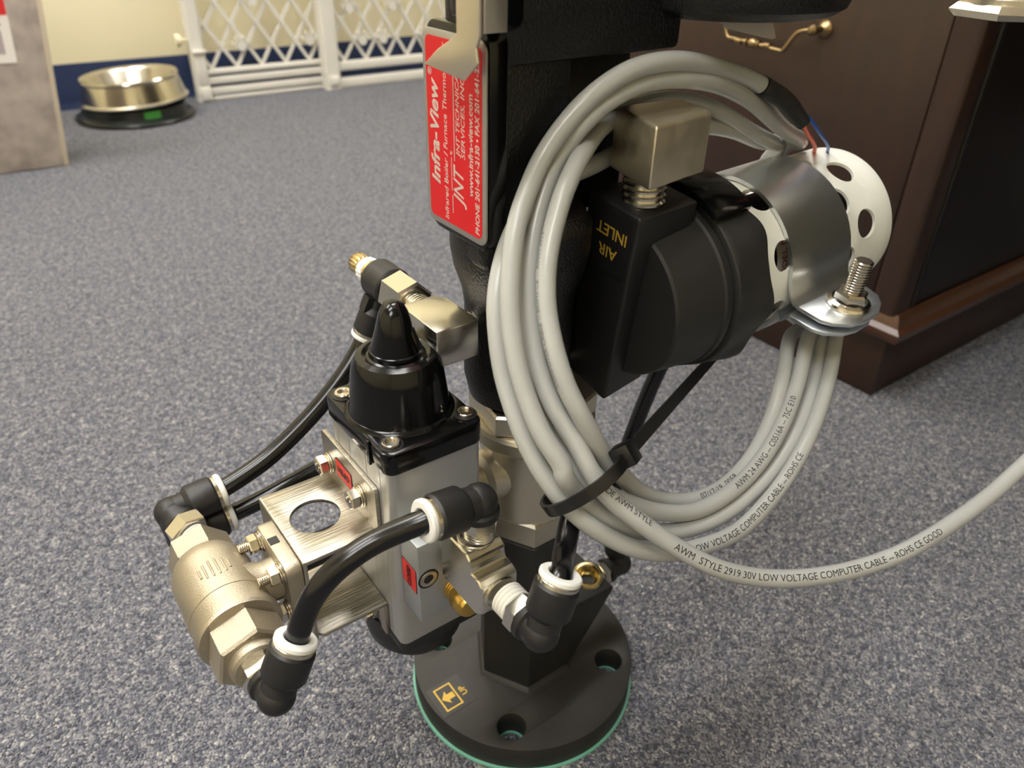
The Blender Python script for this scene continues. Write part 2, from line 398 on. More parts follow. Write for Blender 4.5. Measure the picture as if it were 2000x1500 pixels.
MB().prism(rrect(1.39, 1.880, 1.43, 1.9255, 0.008), 0.0004, H).build('post', 'gate_plastic', gate)
MB().lathe([(0.004,0),(0.004,0.012),(0.014,0.016),(0.016,0.022),(0.016,0.030)], frame((0.3525,1.923,0.152),(-1,0,0.0)), 20).build('wall_cup', 'wall_paint', gate)
def slats(x0, x1, z0, z1, xs, y):
    sl = 0.034/0.052; w = 0.0042
    for k in range(-14, 20):
        for sg in (1, -1):
            b = xs + k*0.068
            # line x = b + sg*sl*(z-z0), clipped to the panel
            za, zb = z0, z1
            xa = b; xb = b+sg*sl*(zb-z0)
            lo, hi = (x0, x1)
            if sg > 0:
                if xb <= lo or xa >= hi: continue
                if xa < lo: za = z0+(lo-b)/sl; xa = lo
                if xb > hi: zb = z0+(hi-b)/sl; xb = hi
            else:
                if xa <= lo or xb >= hi: continue
                if xa > hi: za = z0+(b-hi)/sl; xa = hi
                if xb < lo: zb = z0+(b-lo)/sl; xb = lo
            if zb-za < 0.01: continue
            d = Vector((xb-xa, 0, zb-za)); L = d.length
            yy = y + (0.0022 if sg > 0 else -0.0022)
            M = frame((xa, yy, za), d, (0, 1, 0))
            MB().box((-0.0022, -w, 0), (0.0022, w, L), M).build('slat', 'gate_plastic', gate, flat=True)
slats(0.388, 0.703, 0.077, H-0.03, 0.404, 1.926)
slats(0.7475, 1.39, 0.070, H-0.03, 0.772, 1.903)
for px, pz, py in ((0.4890, 0.129, 1.919), (0.693-0.012, 0.129, 1.919), (0.830, 0.122, 1.896), (0.896, 0.122, 1.896), (0.534, 0.233, 1.919), (0.796, 0.207, 1.896), (0.932, 0.207, 1.896), (1.034, 0.122, 1.896)):
    b = MB(); M = frame((px, py, pz), (0, -1, 0), (1, 0, 0))
    b.lathe([(0.013, -0.003), (0.013, 0.003)], M, 16)
    for a in (20, 65, 115, 160):
        b.lathe([(0.0055, -0.003), (0.0055, 0.003)], M @ Matrix.Translation((0.021*math.cos(R(a)), 0.021*math.sin(R(a)), 0)), 12)
    b.build('paw_emblem', 'gate_plastic', gate)

# ------------------------------------------------------------------ dog bowl
bowl = thing('dog_bowl', 'stainless steel dog bowl with green sticker on a black rubber dish', 'bowl')
MB().lathe([(1e-7,0.0004),(0.132,0.0004),(0.136,0.006),(0.133,0.011),(0.120,0.015),(0.117,0.034),(0.110,0.037),(1e-7,0.037)], Matrix.Translation((0.178,1.838,0)), 64).build('rubber_dish', 'bowl_rubber', bowl)
Mb = Matrix.Translation((0.184,1.838,0.036)) @ Matrix.Rotation(R(-3.4), 4, 'Y') @ Matrix.Translation((0, 0, 0.006))
s = MB().lathe([(0.121,0.0),(0.124,0.001),(0.124,0.004),(0.119,0.008),(0.111,0.042),(0.109,0.048),(0.112,0.053),(0.110,0.057),(0.105,0.056),(0.099,0.050),(0.088,0.020),(0.080,0.012),(1e-7,0.011)], Mb, 72, cap=False).build('steel_bowl', 'bowl_steel', bowl)
gl = []
a0 = math.atan2(-0.806, -0.10)
b = MB()
for k in range(7):
    a = R(-84)+R(18)*(k/6-0.5)
    for r, z in ((0.1186,0.0170),(0.1172,0.0335)): gl.append((0.178+r*math.cos(a)*1.012, 1.838+r*math.sin(a)*1.012, z))
b.add(gl+[(x-0.0, y+0.001, z) for x,y,z in gl], [(2*i,2*i+2,2*i+3,2*i+1) for i in range(6)]+[(14+2*i,14+2*i+1,14+2*i+3,14+2*i+2) for i in range(6)])
b.build('green_sticker', 'green_label', bowl)

# ------------------------------------------------------------------ leaning board pack at the left
pack = thing('board_pack', 'mottled grey brown pack with a white and red label at the left edge', 'package')
def px_(z): return -0.040 + 0.105*z
b = MB(); y0, y1, h = 1.487, 1.60, 0.52
b.add([(-0.62,y0,0.0005),(px_(0),y0,0.0005),(px_(0),y1,0.0005),(-0.62,y1,0.0005),(-0.62,y0,h),(px_(h),y0,h),(px_(h),y1,h),(-0.62,y1,h)],
      [(0,3,2,1),(4,5,6,7),(0,1,5,4),(1,2,6,5),(2,3,7,6),(3,0,4,7)]).build('board', 'marble_board', pack, bevel=0.004)
b = MB()
b.add([(px_(0)-0.004,y0-0.0015,0.0005),(px_(0)+0.0045,y0-0.0015,0.0005),(px_(0)+0.0045,y0+0.02,0.0005),(px_(0)-0.004,y0+0.02,0.0005),
       (px_(h)-0.004,y0-0.0015,h),(px_(h)+0.0045,y0-0.0015,h),(px_(h)+0.0045,y0+0.02,h),(px_(h)-0.004,y0+0.02,h)],
      [(0,3,2,1),(4,5,6,7),(0,1,5,4),(1,2,6,5),(2,3,7,6),(3,0,4,7)]).build('edge_strip', 'clear_edge', pack, bevel=0.001)
def sheet(name, pts, y, m, par, th=0.0012):
    n = len(pts)
    return MB().add([(x,y,z) for x,z in pts]+[(x,y-th,z) for x,z in pts],
        [tuple(range(n)), tuple(range(2*n-1,n-1,-1))]+[(i,(i+1)%n,(i+1)%n+n,i+n) for i in range(n)]).build(name, m, par, flat=True)
lb = sheet('label_sheet', [(-0.30,0.200),(-0.0716,0.197),(-0.055,0.40),(-0.30,0.41)], y0-0.0003, 'paper_white', pack)
sheet('label_red', [(-0.30,0.281),(-0.0660,0.277),(-0.056,0.395),(-0.30,0.40)], y0-0.0015, 'paper_red', lb, 0.0005)
sheet('label_picture', [(-0.30,0.215),(-0.086,0.213),(-0.083,0.252),(-0.30,0.254)], y0-0.0015, 'paper_grey', lb, 0.0005)
sheet('label_picture', [(-0.092+0.012*math.cos(R(a)),0.262+0.0035*math.sin(R(a))) for a in range(0,360,20)], y0-0.0015, 'paper_dark', lb, 0.0005)

# ================================================================== the thermometer
dev = thing('infrared_thermometer', 'black infrared boiler thermometer with red nameplate, nickel valves and air tubes on the carpet', 'thermometer')
V = Vector
# ---- base flange
holes = [circ(0.0603*math.cos(R(-43.2+90*k)), 0.0603*math.sin(R(-43.2+90*k)), 0.0096) for k in range(4)]
gholes = [circ(0.0603*math.cos(R(-43.2+90*k)), 0.0603*math.sin(R(-43.2+90*k)), 0.0088) for k in range(4)]
flange = plate('base_flange', [circ(0, 0, 0.0762, 128)]+holes, 0.0021, 0.021, 'black_flange', dev, bevel=0.0008)
plate('gasket', [circ(0, 0, 0.0778, 128)]+gholes, 0.0004, 0.0020, 'teal_gasket', flange)
MB().box((-0.0735,-0.0145,0.0211),(-0.0490,0.0098,0.0212)).build('sticker_film', 'clear_film', flange, flat=True)
fx0, fx1, fy0, fy1 = -0.0695, -0.0568, -0.0118, 0.0070
b = MB()
for a, c in (((fx0,fy0),(fx1,fy0+0.0011)),((fx0,fy1-0.0011),(fx1,fy1)),((fx0,fy0+0.0011),(fx0+0.0011,fy1-0.0011)),((fx1-0.0011,fy0+0.0011),(fx1,fy1-0.0011))):
    b.box((a[0],a[1],0.02125),(c[0],c[1],0.02135))
my = (fy0+fy1)/2
b.prism([(-0.0678,my),(-0.0633,my-0.0052),(-0.0633,my-0.0022),(-0.0588,my-0.0022),(-0.0588,my+0.0022),(-0.0633,my+0.0022),(-0.0633,my+0.0052)], 0.02125, 0.02135)
b.build('sticker_arrow', 'gold_print', flange, flat=True)
text('sticker_lettering', 'UP', 0.0058, (-0.0505,-0.0068,0.0213), (0,1,0), (-1,0,0), 'gold_print', flange, bold=0.00008)

# ---- hexagonal neck with side branch
nk = MB()
def hexpoly(s, rot=0): return [(s*math.cos(R(60*k+rot)), s*math.sin(R(60*k+rot))) for k in range(6)]
nk.prism(hexpoly(0.0365), 0.0205, 0.0235, top=hexpoly(0.0330))
nk.prism(hexpoly(0.0328), 0.0230, 0.1485)
neck = nk.build('neck', 'black_matte', dev, bevel=0.0008)
b = MB(); prof = [(0.002,0.024),(0.0185,0.0225),(0.0545,0.0745),(0.0535,0.0775),(0.020,0.0795),(0.002,0.095)]
b.prism(prof, -0.0288, 0.0288, Matrix(((1,0,0,0),(0,0,-1,0),(0,1,0,0),(0,0,0,1))))
br = b.build('branch_boss', 'black_matte', neck, bevel=0.0015)
Mp = frame((0.0435,-0.0130,0.0770), (-0.20,-0.30,0.93))
b = MB().lathe([(0.0095,-0.003),(0.0095,0.0015),(0.0104,0.002),(0.0104,0.0050),(0.0090,0.0066),(0.0075,0.0068),(0.0066,0.0060),(0.0050,0.0015),(0.0025,-0.0005),(1e-7,-0.001)], Mp, 40)
b.build('brass_plug', 'pale_brass', neck)

# ---- main ball valve
b = MB()
b.lathe([(0.0270,0.163),(0.0286,0.166),(0.0286,0.1795),(0.0292,0.1800),(0.0292,0.2045),(0.0300,0.205),(0.0300,0.211),(0.0315,0.2155),(0.0346,0.2165),(0.0358,0.2185),(0.0358,0.2250),(0.0346,0.2270),(0.028,0.2278)], n=72)
valve = b.build('main_ball_valve', 'nickel_satin', dev, ang=25)
MB().hexa(0.0545, 0.148, 0.1655, rot=R(0), c=0.0015).build('lower_hex', 'nickel_satin', valve)
MB().hexa(0.0620, 0.2275, 0.2405, rot=R(-40), c=0.0012).build('upper_hex', 'nickel_satin', valve)
b = MB().lathe([(0.0155,0.0),(0.0145,0.012),(0.0115,0.015),(0.0115,0.0205)], frame((-0.022,0,0.193),(-1,0,0)), 40)
b.build('stem_boss', 'nickel_satin', valve)
MB().cyl(0.0055, 0.0, 0.022, frame((-0.0415,0,0.193),(-1,0,0)), 20).build('valve_stem', 'stainless', valve)

# ---- upper housing with nameplate
b = MB()
b.lathe([(0.0200,0.2395),(0.0260,0.2440),(0.0285,0.2560),(0.0282,0.2740),(0.0278,0.2960),(0.0290,0.3060),(0.0330,0.3180),(0.0345,0.3280),(0.0345,0.3400),(0.030,0.346),(0.018,0.350)], Matrix.Translation((-0.010,0.002,0)), 64)
prof = [(-0.0440,0.3180),(0.0130,0.3180),(0.0130,0.4060),(0.0570,0.4130),(0.0570,0.62),(-0.0440,0.62)]
house = b.build('housing', 'black_casting', dev)
MB().prism([(-0.0440,-0.0180),(0.0020,-0.0180),(0.0020,0.0340),(-0.0280,0.0340),(-0.0440,0.0110)], 0.3250, 0.4260).build('housing_block', 'black_casting', house, bevel=0.005, seg=3)
MB().prism([(-0.0443,-0.0246),(0.0570,-0.0246),(0.0570,0.0340),(-0.0280,0.0340),(-0.0443,0.0110)], 0.4140, 0.62).build('housing_head', 'black_casting', house, bevel=0.003, seg=2)
MB().prism(rrect(-0.0265,0.3395,0.0205,0.4280,0.006), 0.0, 0.009, Matrix(((0,0,1,-0.0480),(1,0,0,0),(0,1,0,0),(0,0,0,1)))).build('nameplate_pad', 'black_gloss', house, bevel=0.001)
MB().box((0.0, 0.0045, 0.335), (0.0565, 0.0335, 0.420)).build('housing_web', 'black_casting', house, bevel=0.003)
MB().box((-0.006, 0.006, 0.2450), (0.0410, 0.0350, 0.3450)).build('sensor_port', 'black_casting', house, bevel=0.010, seg=4)
# hinged cover with rounded lower edge
MB().prism(rrect(-0.0500,0.4285,-0.0380,0.66,0.0045), -0.0345, -0.0020, Matrix(((1,0,0,0),(0,0,-1,0),(0,1,0,0),(0,0,0,1))) @ Matrix.Scale(-1,4,(0,0,1))).build('cover', 'black_gloss', house, bevel=0.0012)
xn = -0.0484
npm = Matrix(((0,0,-1,xn),(-1,0,0,0),(0,1,0,0),(0,0,0,1)))       # plate coords: u=-Y, v=Z, w=-X
np_ = plate('nameplate', [rrect(-0.0215,0.3427,0.0262,0.4247,0.0048)], 0.0, 0.0010, 'silver_plate', dev, M=npm, bevel=0.0003)
plate('red_field', [rrect(-0.0188,0.3454,0.0235,0.4220,0.0030)], 0.0010, 0.00112, 'red_print', np_, M=npm)
xt = xn-0.00115
def npt(t, size, y, z, width=None, m='silver_print', **kw):
    return text('lettering', t, size, (xt, y, z), (0,0,1), (0,1,0), m, np_, width=width, **kw)
npt('Infra-View', 0.0096, 0.0098, 0.3612, 0.0445, shear=0.25, bold=0.00022)
npt('\u00ae', 0.0042, 0.0142, 0.4065)
npt('Infrared Boiler / Furnace Thermometer', 0.0044, 0.0030, 0.3470, 0.0735, shear=0.12)
npt('JNT TECHNICAL', 0.0040, -0.0068, 0.3768, 0.0350, shear=0.2)
npt('SERVICES, INC.', 0.0040, -0.0108, 0.3768, 0.0335, shear=0.2)
npt('www.infra-view.com', 0.0046, -0.0168, 0.3625, 0.0415, shear=0.12, bold=0.00006)
npt('PHONE 201-641-2130 \u2022 FAX 201-641-2300', 0.0043, -0.0216, 0.3470, 0.0735, shear=0.12, bold=0.00006)
npt('JNT', 0.0110, -0.0092, 0.3555, 0.0175, shear=0.35, bold=0.00010)
b = MB()
b.box((xt-0.00010,-0.0029,0.3745),(xt,-0.0024,0.4160)); b.box((xt-0.00010,-0.0009,0.3510),(xt,-0.0004,0.3590)); b.box((xt-0.00010,-0.0004,0.3610),(xt,0.0000,0.3755))
b.build('rule_line', 'silver_print', np_, flat=True)
npt('\u00ae', 0.0022, -0.0008, 0.3765)
# latch clip over the nameplate
b = MB()
def strip(outline, th, M): return MB().prism(outline, 0, th, M)
lat = [(0.0362,0.4285),(0.0372,0.62),(0.0205,0.62),(0.0205,0.4275),(0.0150,0.4240),(0.0078,0.4205),(-0.0022,0.4135),(0.0268,0.4118),(0.0355,0.4190),(0.0338,0.4240)]
Ml = Matrix(((0,0,-1,-0.0575),(-1,0,0,0),(0,1,0,0),(0,0,0,1)))
clip = MB().prism(lat, 0, 0.0014, Ml)
for i, v in enumerate(clip.v):
    if v.z < 0.4265: clip.v[i] = V((v.x-(0.4265-v.z)*0.08, v.y, v.z))
clip = clip.build('latch_clip', 'nickel_satin', dev, bevel=0.0004, ang=50)
MB().box((-0.0578,-0.0378,0.4290),(-0.0480,-0.0364,0.62)).build('latch_side', 'nickel_satin', clip, bevel=0.0003)
MB().ring(0.0036,0.0048,-0.0085,0.0085, frame((-0.0555,-0.0290,0.4445),(0,1,0)), 24).build('latch_loop', 'nickel', clip)

# ---- round top lid with metal clip, and the nickel union at the end of the top arm
lid = MB().lathe([(1e-7,0.4262),(0.046,0.4262),(0.0530,0.4277),(0.0575,0.4307),(0.0592,0.4352),(0.0592,0.4600),(0.0560,0.4650),(1e-7,0.4655)], Matrix.Translation((0.0985,-0.0085,0)), 80).build('top_lid', 'black_casting', dev)
MB().box((0.0450,-0.040,0.4340),(0.075,0.022,0.4800)).build('lid_hinge', 'black_casting', lid, bevel=0.004)
MB().prism([(0.070,0.4275),(0.109,0.4262),(0.1155,0.4155),(0.1130,0.4150),(0.080,0.4215)], 0.0, 0.0014, Matrix(((1,0,0,0),(0,0,-1,-0.030),(0,1,0,0),(0,0,0,1)))).build('lid_tongue', 'silver_print', lid)
b = MB(); Mu = Matrix.Translation((0.2330,-0.0790,0.0))
union = MB().hexa(0.048, 0.4235, 0.4300, Mu, rot=R(20), c=0.003).build('union_nut', 'nickel_satin', dev)
MB().lathe([(0.0215,0.4295),(0.0215,0.4325),(0.0200,0.4340),(0.0190,0.4340),(0.0190,0.50)], Mu, 48).build('union_ring', 'nickel_satin', union)
MB().tube(catmull([(0.2330,-0.0790,0.49),(0.2330,-0.0790,0.535),(0.19,-0.05,0.565),(0.13,-0.02,0.565),(0.0985,-0.0085,0.54),(0.0985,-0.0085,0.463)], 8), 0.0125, 20).build('top_arm', 'black_casting', union)

# ---- pneumatic actuator
b = MB().prism(rrect(-0.1065,-0.0325,-0.0560,0.0310,0.004), 0.133, 0.2485)
act = b.build('actuator', 'aluminium', dev)
for yy in (-0.022, -0.008, 0.010, 0.023): MB().box((-0.10665,yy-0.0006,0.1335),(-0.1064,yy+0.0008,0.2480)).build('body_rib', 'aluminium', act)
capo = rrect(-0.1080,-0.0340,-0.0550,0.0325,0.006)
cp = MB().prism(capo, 0.2478, 0.2600).build('end_cap', 'black_gloss', act, bevel=0.0012)
MB().box((-0.1092,-0.0190,0.2470),(-0.1075,-0.0165,0.2606)).build('cap_notch', 'black_gloss', act, bevel=0.0004)
Mc = Matrix.Translation((-0.0825,-0.0005,0))
MB().lathe([(0.0270,0.2596),(0.0262,0.2610),(0.0248,0.2618),(0.0241,0.2640),(0.0222,0.2800),(0.0210,0.2860),(0.0190,0.2895),(0.0160,0.2905),(0.0140,0.2895),(0.0128,0.2900),(0.0125,0.2925),(0.0110,0.2935),(1e-7,0.2935)], Mc, 64).build('cap_dome', 'black_gloss', act)
kb = MB().lathe([(0.0120,0.2930),(0.0116,0.2975),(0.0104,0.3050),(0.0086,0.3105),(0.0060,0.3145),(0.0030,0.3162),(1e-7,0.3166)], Mc, 48, mod=lambda a, z: 1.0 - 0.20*(0.5+0.5*math.cos(2*a+1.0))*min(1, max(0, (z-0.2945)/0.006)))
kb.build('adjuster_knob', 'black_gloss', act)
for sx, sy in ((-0.1010,0.0235),(-0.0600,-0.0245),(-0.1010,-0.0262),(-0.0600,0.0245)):
    MB().ring(0.0024,0.0043,0.2600,0.2622, Matrix.Translation((sx,sy,0)), 24, c=0.0004).cyl(0.0026,0.2598,0.2608,Matrix.Translation((sx,sy,0)),6).build('cap_screw', 'bright_steel', act)
    MB().ring(0.0044,0.0056,0.2599,0.2604, Matrix.Translation((sx,sy,0)), 24).build('screw_recess', 'black_plastic', act)
MB().lathe([(0.0292,0.1335),(0.0292,0.1210),(0.0275,0.1110),(0.0235,0.1050),(0.0190,0.1035),(1e-7,0.1032)], Mc, 56).build('lower_cap', 'black_plastic', act)
MB().prism(rrect(-0.1070,-0.0330,-0.0555,0.0315,0.006), 0.1270, 0.1333).build('lower_cap_plate', 'black_plastic', act, bevel=0.001)

# ---- sheet-metal bracket carrying the purge valve
y0, y1 = -0.0185, 0.0385
flg = plate('mounting_bracket', [rrect(-0.0205,0.2035,0.0405,0.2330,0.0028)], 0.0, 0.0022, 'stainless_brushed', dev, M=Matrix(((0,0,-1,-0.1067),(1,0,0,0),(0,1,0,0),(0,0,0,1))), bevel=0.0004)
plate('bracket_top', [[(-0.1465,y0),(-0.1067,y0),(-0.1067,y1),(-0.1465,y1)], circ(-0.1287,0.0096,0.0124,48)], 0.2030, 0.2054, 'stainless_brushed', flg, bevel=0.0005)
b = MB().box((-0.1475,y0,0.1520),(-0.1452,y1,0.2040)).build('bracket_front', 'stainless_brushed', flg, bevel=0.0006)
MB().tube([(-0.1463,y0+0.0002,0.2042),(-0.1463,y1-0.0002,0.2042)], 0.00120, 16).build('bracket_bend', 'stainless_brushed', flg)
MB().prism([(-0.1465,y0+0.004),(-0.1425,y0),(-0.1067,y0),(-0.1067,y1),(-0.1465,y1)], 0.1516, 0.1541).build('bracket_bottom', 'stainless_brushed', flg, bevel=0.0005)
MB().box((-0.1090,y0,0.1300),(-0.1068,y1,0.1530)).build('bracket_lower_flange', 'stainless_brushed', flg, bevel=0.0005)
def hexbolt(par, o, d, af=0.0095, name='bolt', nut=False):
    M = frame(o, d)
    b = MB().ring(af*0.3, af*0.66, 0, 0.0010, M, 28, c=0.0002).ring(af*0.3, af*0.60, 0.0010, 0.0020, M, 28, c=0.0003).hexa(af, 0.0020, 0.0068, M, rot=random.random())
    if nut: b.thread(af*0.31, 0.0060, 0.0118, 6, M, d=0.0004, n=20)
    else:
        b.box((-0.0024,-0.0006,0.0066),(0.0024,0.0006,0.0071),M); b.box((-0.0006,-0.0024,0.0066),(0.0006,0.0024,0.0071),M)
    return b.build(name, 'bright_steel', par)
hexbolt(flg, (-0.1090,0.0335,0.2150), (-1,0,0)); hexbolt(flg, (-0.1090,-0.0040,0.2185), (-1,0,0))
hexbolt(flg, (-0.1091,-0.0040,0.1385), (-1,0,0)); hexbolt(flg, (-0.1091,0.0300,0.1385), (-1,0,0))
plate('open_sticker', [rrect(-0.0240,0.2135,-0.0055,0.2250,0.001)], 0, 0.00015, 'dark_print', flg, M=Matrix(((0,0,-1,-0.1090),(-1,0,0,0),(0,1,0,0),(0,0,0,1))))
plate('open_field', [rrect(-0.0234,0.2141,-0.0061,0.2244,0.0008)], 0.00015, 0.0003, 'red_sticker', flg, M=Matrix(((0,0,-1,-0.1090),(-1,0,0,0),(0,1,0,0),(0,0,0,1))))
text('lettering', 'OPEN', 0.0056, (-0.1095,0.0083,0.2212), (0,1,0), (0,0,-1), 'dark_print', flg, width=0.0130, bold=0.00006)
MB().cyl(0.0085, 0, 0.038, frame((-0.1070,0.0090,0.184),(-1,0,0)), 32).build('drive_coupling', 'black_plastic', flg)

# ---- brass-coloured purge ball valve (axis along Y)
PX, PZ = -0.1812, 0.1865
Mv = frame((PX,-0.0085,PZ),(0,1,0),(0,0,1)) @ Matrix.Diagonal((0.83,0.83,1,1))     # local z = +Y
b = MB().lathe([(0.0150,0.0365),(0.0190,0.0345),(0.0222,0.0290),(0.0226,0.0250),(0.0226,0.0085),(0.0230,0.0083),(0.0230,-0.0020),(0.0226,-0.0022),(0.0226,-0.0105),(0.0236,-0.0110),(0.0236,-0.0150),(0.0228,-0.0165),(0.0190,-0.0170)], Mv, 72)
pv = b.build('purge_valve', 'cast_nickel', dev, ang=22)
MB().hexa(0.0330, 0.0350, 0.0500, Mv, rot=R(15), c=0.0012).build('rear_hex', 'cast_nickel', pv)
MB().hexa(0.0360, -0.0330, -0.0168, Mv, rot=R(12), c=0.0012).build('front_hex', 'cast_nickel', pv)
MB().lathe([(0.0125,-0.0380),(0.0140,-0.0370),(0.0145,-0.0325)], Mv, 40).build('front_neck', 'cast_nickel', pv)
b = MB().lathe([(0.0165,-0.002),(0.0125,0.006),(0.0104,0.012),(0.0108,0.018),(0.0150,0.0250)], frame((PX+0.0085,-0.0015,PZ+0.001),(1,0,0)), 48)
b.build('stem_neck', 'cast_nickel', pv)
fl = MB().prism(rrect(-0.0195,0.1655,0.0205,0.2065,0.005), 0, 0.0080, Matrix(((0,0,1,-0.1558),(1,0,0,0),(0,1,0,0),(0,0,0,1)))).build('stem_flange', 'cast_nickel', pv, bevel=0.001)
MB().box((-0.1552,0.0005,0.2062),(-0.1505,0.0055,0.2068)).build('slot_shade', 'black_plastic', pv, flat=True)  # flat black patch painting the shade inside the slot
for yy, zz in ((0.0140,0.1995),(-0.0135,0.2010),(-0.0135,0.1760),(0.0140,0.1750)):
    hexbolt(pv, (-0.1558,yy,zz), (-1,0,0), 0.0085, 'flange_nut', True)
b = MB()
for k, (q, hh) in enumerate(((-0.0085,0.0030),(-0.0055,0.0050),(-0.0020,0.0058),(0.0015,0.0058),(0.0050,0.0050),(0.0080,0.0030))):
    a = R(14)+q/0.0228
    o = V((PX+0.0189*math.sin(a-R(14)), 0.0030, PZ+0.0189*math.cos(a-R(14))))
    b.tube([o+V((0,-hh*0.95,0)), o+V((0,hh*0.95,0))], 0.0006, 8)
b.build('cast_emblem', 'cast_nickel', pv)

# ---- push-in fittings and air tubes
def sleeve(b, M, r0=0.0076, rs=0.0100, l0=0.0075, L=0.0235):
    return b.lathe([(r0,0),(r0,l0),(rs-0.0004,l0+0.0022),(rs,l0+0.003),(rs,L-0.0012),(rs-0.0008,L),(0.0062,L)], M, 40)
def collar(par, M, L):
    MB().ring(0.0060,0.0091,L-0.0004,L+0.0018, M, 36, c=0.0002).build('metal_ring', 'nickel', par)
    MB().ring(0.0052,0.0093,L+0.0018,L+0.0048, M, 36, c=0.0007).build('white_collar', 'white_plastic', par)
def elbow(name, bend, td, tl, ud, L=0.0235, hexl=0.0075, thl=0.0070, hx=0.0150, rs=0.0100, tape='white_tape', twin=None, rot=0.2, thr=0.0068):
    bend = V(bend); td = V(td).normalized(); ud = V(ud).normalized()
    Mt = frame(bend, td); Mu = frame(bend, ud)
    b = MB().lathe([(0.0076,-0.001),(0.0076,tl-0.004),(0.0090,tl-0.003),(0.0090,tl)], Mt, 36)
    b.sphere(0.0082, frame(bend, td)); sleeve(b, Mu, rs=rs, L=L)
    M2 = None
    if twin is not None:
        M2 = frame(bend+V(twin), ud); sleeve(b, M2, rs=rs, L=L); b.sphere(0.0080, frame(bend+V(twin), td))
        b.tube([bend, bend+V(twin)], 0.0076, 24)
    o = b.build(name, 'black_plastic', dev, ang=32)
    collar(o, Mu, L)
    if M2: collar(o, M2, L)
    if hexl: MB().hexa(hx, tl, tl+hexl, Mt, rot=rot).build('hex', 'nickel', o)
    if thl: MB().thread(thr, tl+hexl, tl+hexl+thl, 4, Mt).build('thread', tape, o)
    return o, bend+ud*(L+0.003)
def hose(name, pts, r=0.0051, k=10): return MB().tube(catmull(pts, k), r, 24).build(name, 'black_tube', dev)

# front elbow on the purge valve and the long tube to the tee
e1, c1 = elbow('elbow_fitting', (PX+0.0010,-0.0625,0.1845), (0,1,0), 0.0095, (0.48,0.10,0.87), hexl=0.0080, thl=0.0020, hx=0.0175, thr=0.0092)
e2, c2 = elbow('elbow_fitting', (-0.0850,-0.0735,0.2525), (0,0,-1), 0.0070, (-1,-0.02,0.12), hexl=0.0065, thl=0.0060, tape='nickel')
hose('air_tube', [c1-V((0.48,0.10,0.87))*0.008, c1, (-0.1605,-0.0600,0.2228), (-0.1528,-0.0620,0.2347), (-0.1421,-0.0640,0.2430), (-0.1289,-0.0660,0.2481), c2, c2+V((0.008,0,-0.001))])
# tee block on the port block
tee = MB()
Q = V((-0.0845,-0.0700,0.2105))
tprof = [(-0.015,-0.0125),(0.0140,-0.0125),(0.0190,-0.0085),(0.0190,0.0070),(0.0160,0.0100),(0.0105,0.0100),(0.0095,0.0125),(0.0095,0.0160),(0.0065,0.0185),(-0.0080,0.0185),(-0.0110,0.0160),(-0.0150,0.0120)]
tee.prism(tprof, -0.0095, 0.0095, Matrix(((0,0,1,Q.x),(-1,0,0,Q.y),(0,1,0,Q.z),(0,0,0,1))))
tee = tee.build('tee_fitting', 'nickel', dev, bevel=0.0007, seg=1, ang=20)
MB().thread(0.0070, 0.015, 0.0215, 4, frame(Q,(0,1,0))).build('thread', 'nickel', tee)
MB().ring(0.0068,0.0085,0.0186,0.0200, frame(Q,(0,0,1)), 32, c=0.0003).build('port_rim', 'nickel', tee)
MB().ring(0.0070,0.0088,0.0188,0.0202, frame(Q,(0,-1,0)), 32, c=0.0003).build('port_rim', 'nickel', tee)
T4D = V((0.42,0.10,0.90)).normalized()
e3, c3 = elbow('elbow_fitting', (-0.0830,-0.1165,0.2105), (-0.02,1,0.0), 0.0090, T4D, hexl=0.0070, thl=0.0085, thr=0.0080, hx=0.0160)
hose('air_tube', [c3-T4D*0.008, c3, (-0.0562,-0.0978,0.2259), (-0.0432,-0.0865,0.2318), (-0.0292,-0.0752,0.2370), (-0.0223,-0.0627,0.2520), (-0.0242,-0.0522,0.2674), (-0.0272,-0.0431,0.2837)], k=8)

# port block with CLOSED sticker
pb = MB().box((-0.1036,-0.0498,0.1662),(-0.0640,-0.0327,0.2165)).build('port_block', 'grey_anodised', dev, bevel=0.0007)
MB().ring(0.0026,0.0046,0.0,0.0006, frame((-0.0985,-0.0498,0.1938),(0,-1,0)), 32, c=0.0002).build('block_screw', 'stainless', pb)
MB().cyl(0.0028,-0.001,0.0002, frame((-0.0985,-0.0498,0.1938),(0,-1,0)), 6).build('socket_shade', 'black_plastic', pb)  # socket shade given as black colour
MB().ring(0.0046,0.0056,0.0,0.0002, frame((-0.0985,-0.0498,0.1938),(0,-1,0)), 32).build('screw_recess', 'black_plastic', pb)  # flat dark ring; the shade of the recess is put into its colour
Ms = Matrix(((0,0,-1,-0.1036),(-1,0,0,0),(0,1,0,0),(0,0,0,1)))
plate('closed_sticker', [rrect(0.0335,0.1836,0.0474,0.1992,0.001)], 0, 0.00015, 'dark_print', pb, M=Ms)
plate('closed_field', [rrect(0.0340,0.1841,0.0469,0.1987,0.0008)], 0.00015, 0.0003, 'red_sticker', pb, M=Ms)
text('lettering', 'CLOSED', 0.0048, (-0.1041,-0.0420,0.1850), (0,0,1), (0,1,0), 'dark_print', pb, width=0.0128, bold=0.00006)
bz = MB().thread(0.0062,0.0,0.0060,4, frame((-0.0845,-0.0495,0.1800),(0,-1,0))).lathe([(0.0066,0.006),(0.0072,0.008),(0.0072,0.014),(0.0058,0.0165),(1e-7,0.0170)], frame((-0.0845,-0.0495,0.1800),(0,-1,0)), 32)
bz.build('brass_silencer', 'brass', pb)

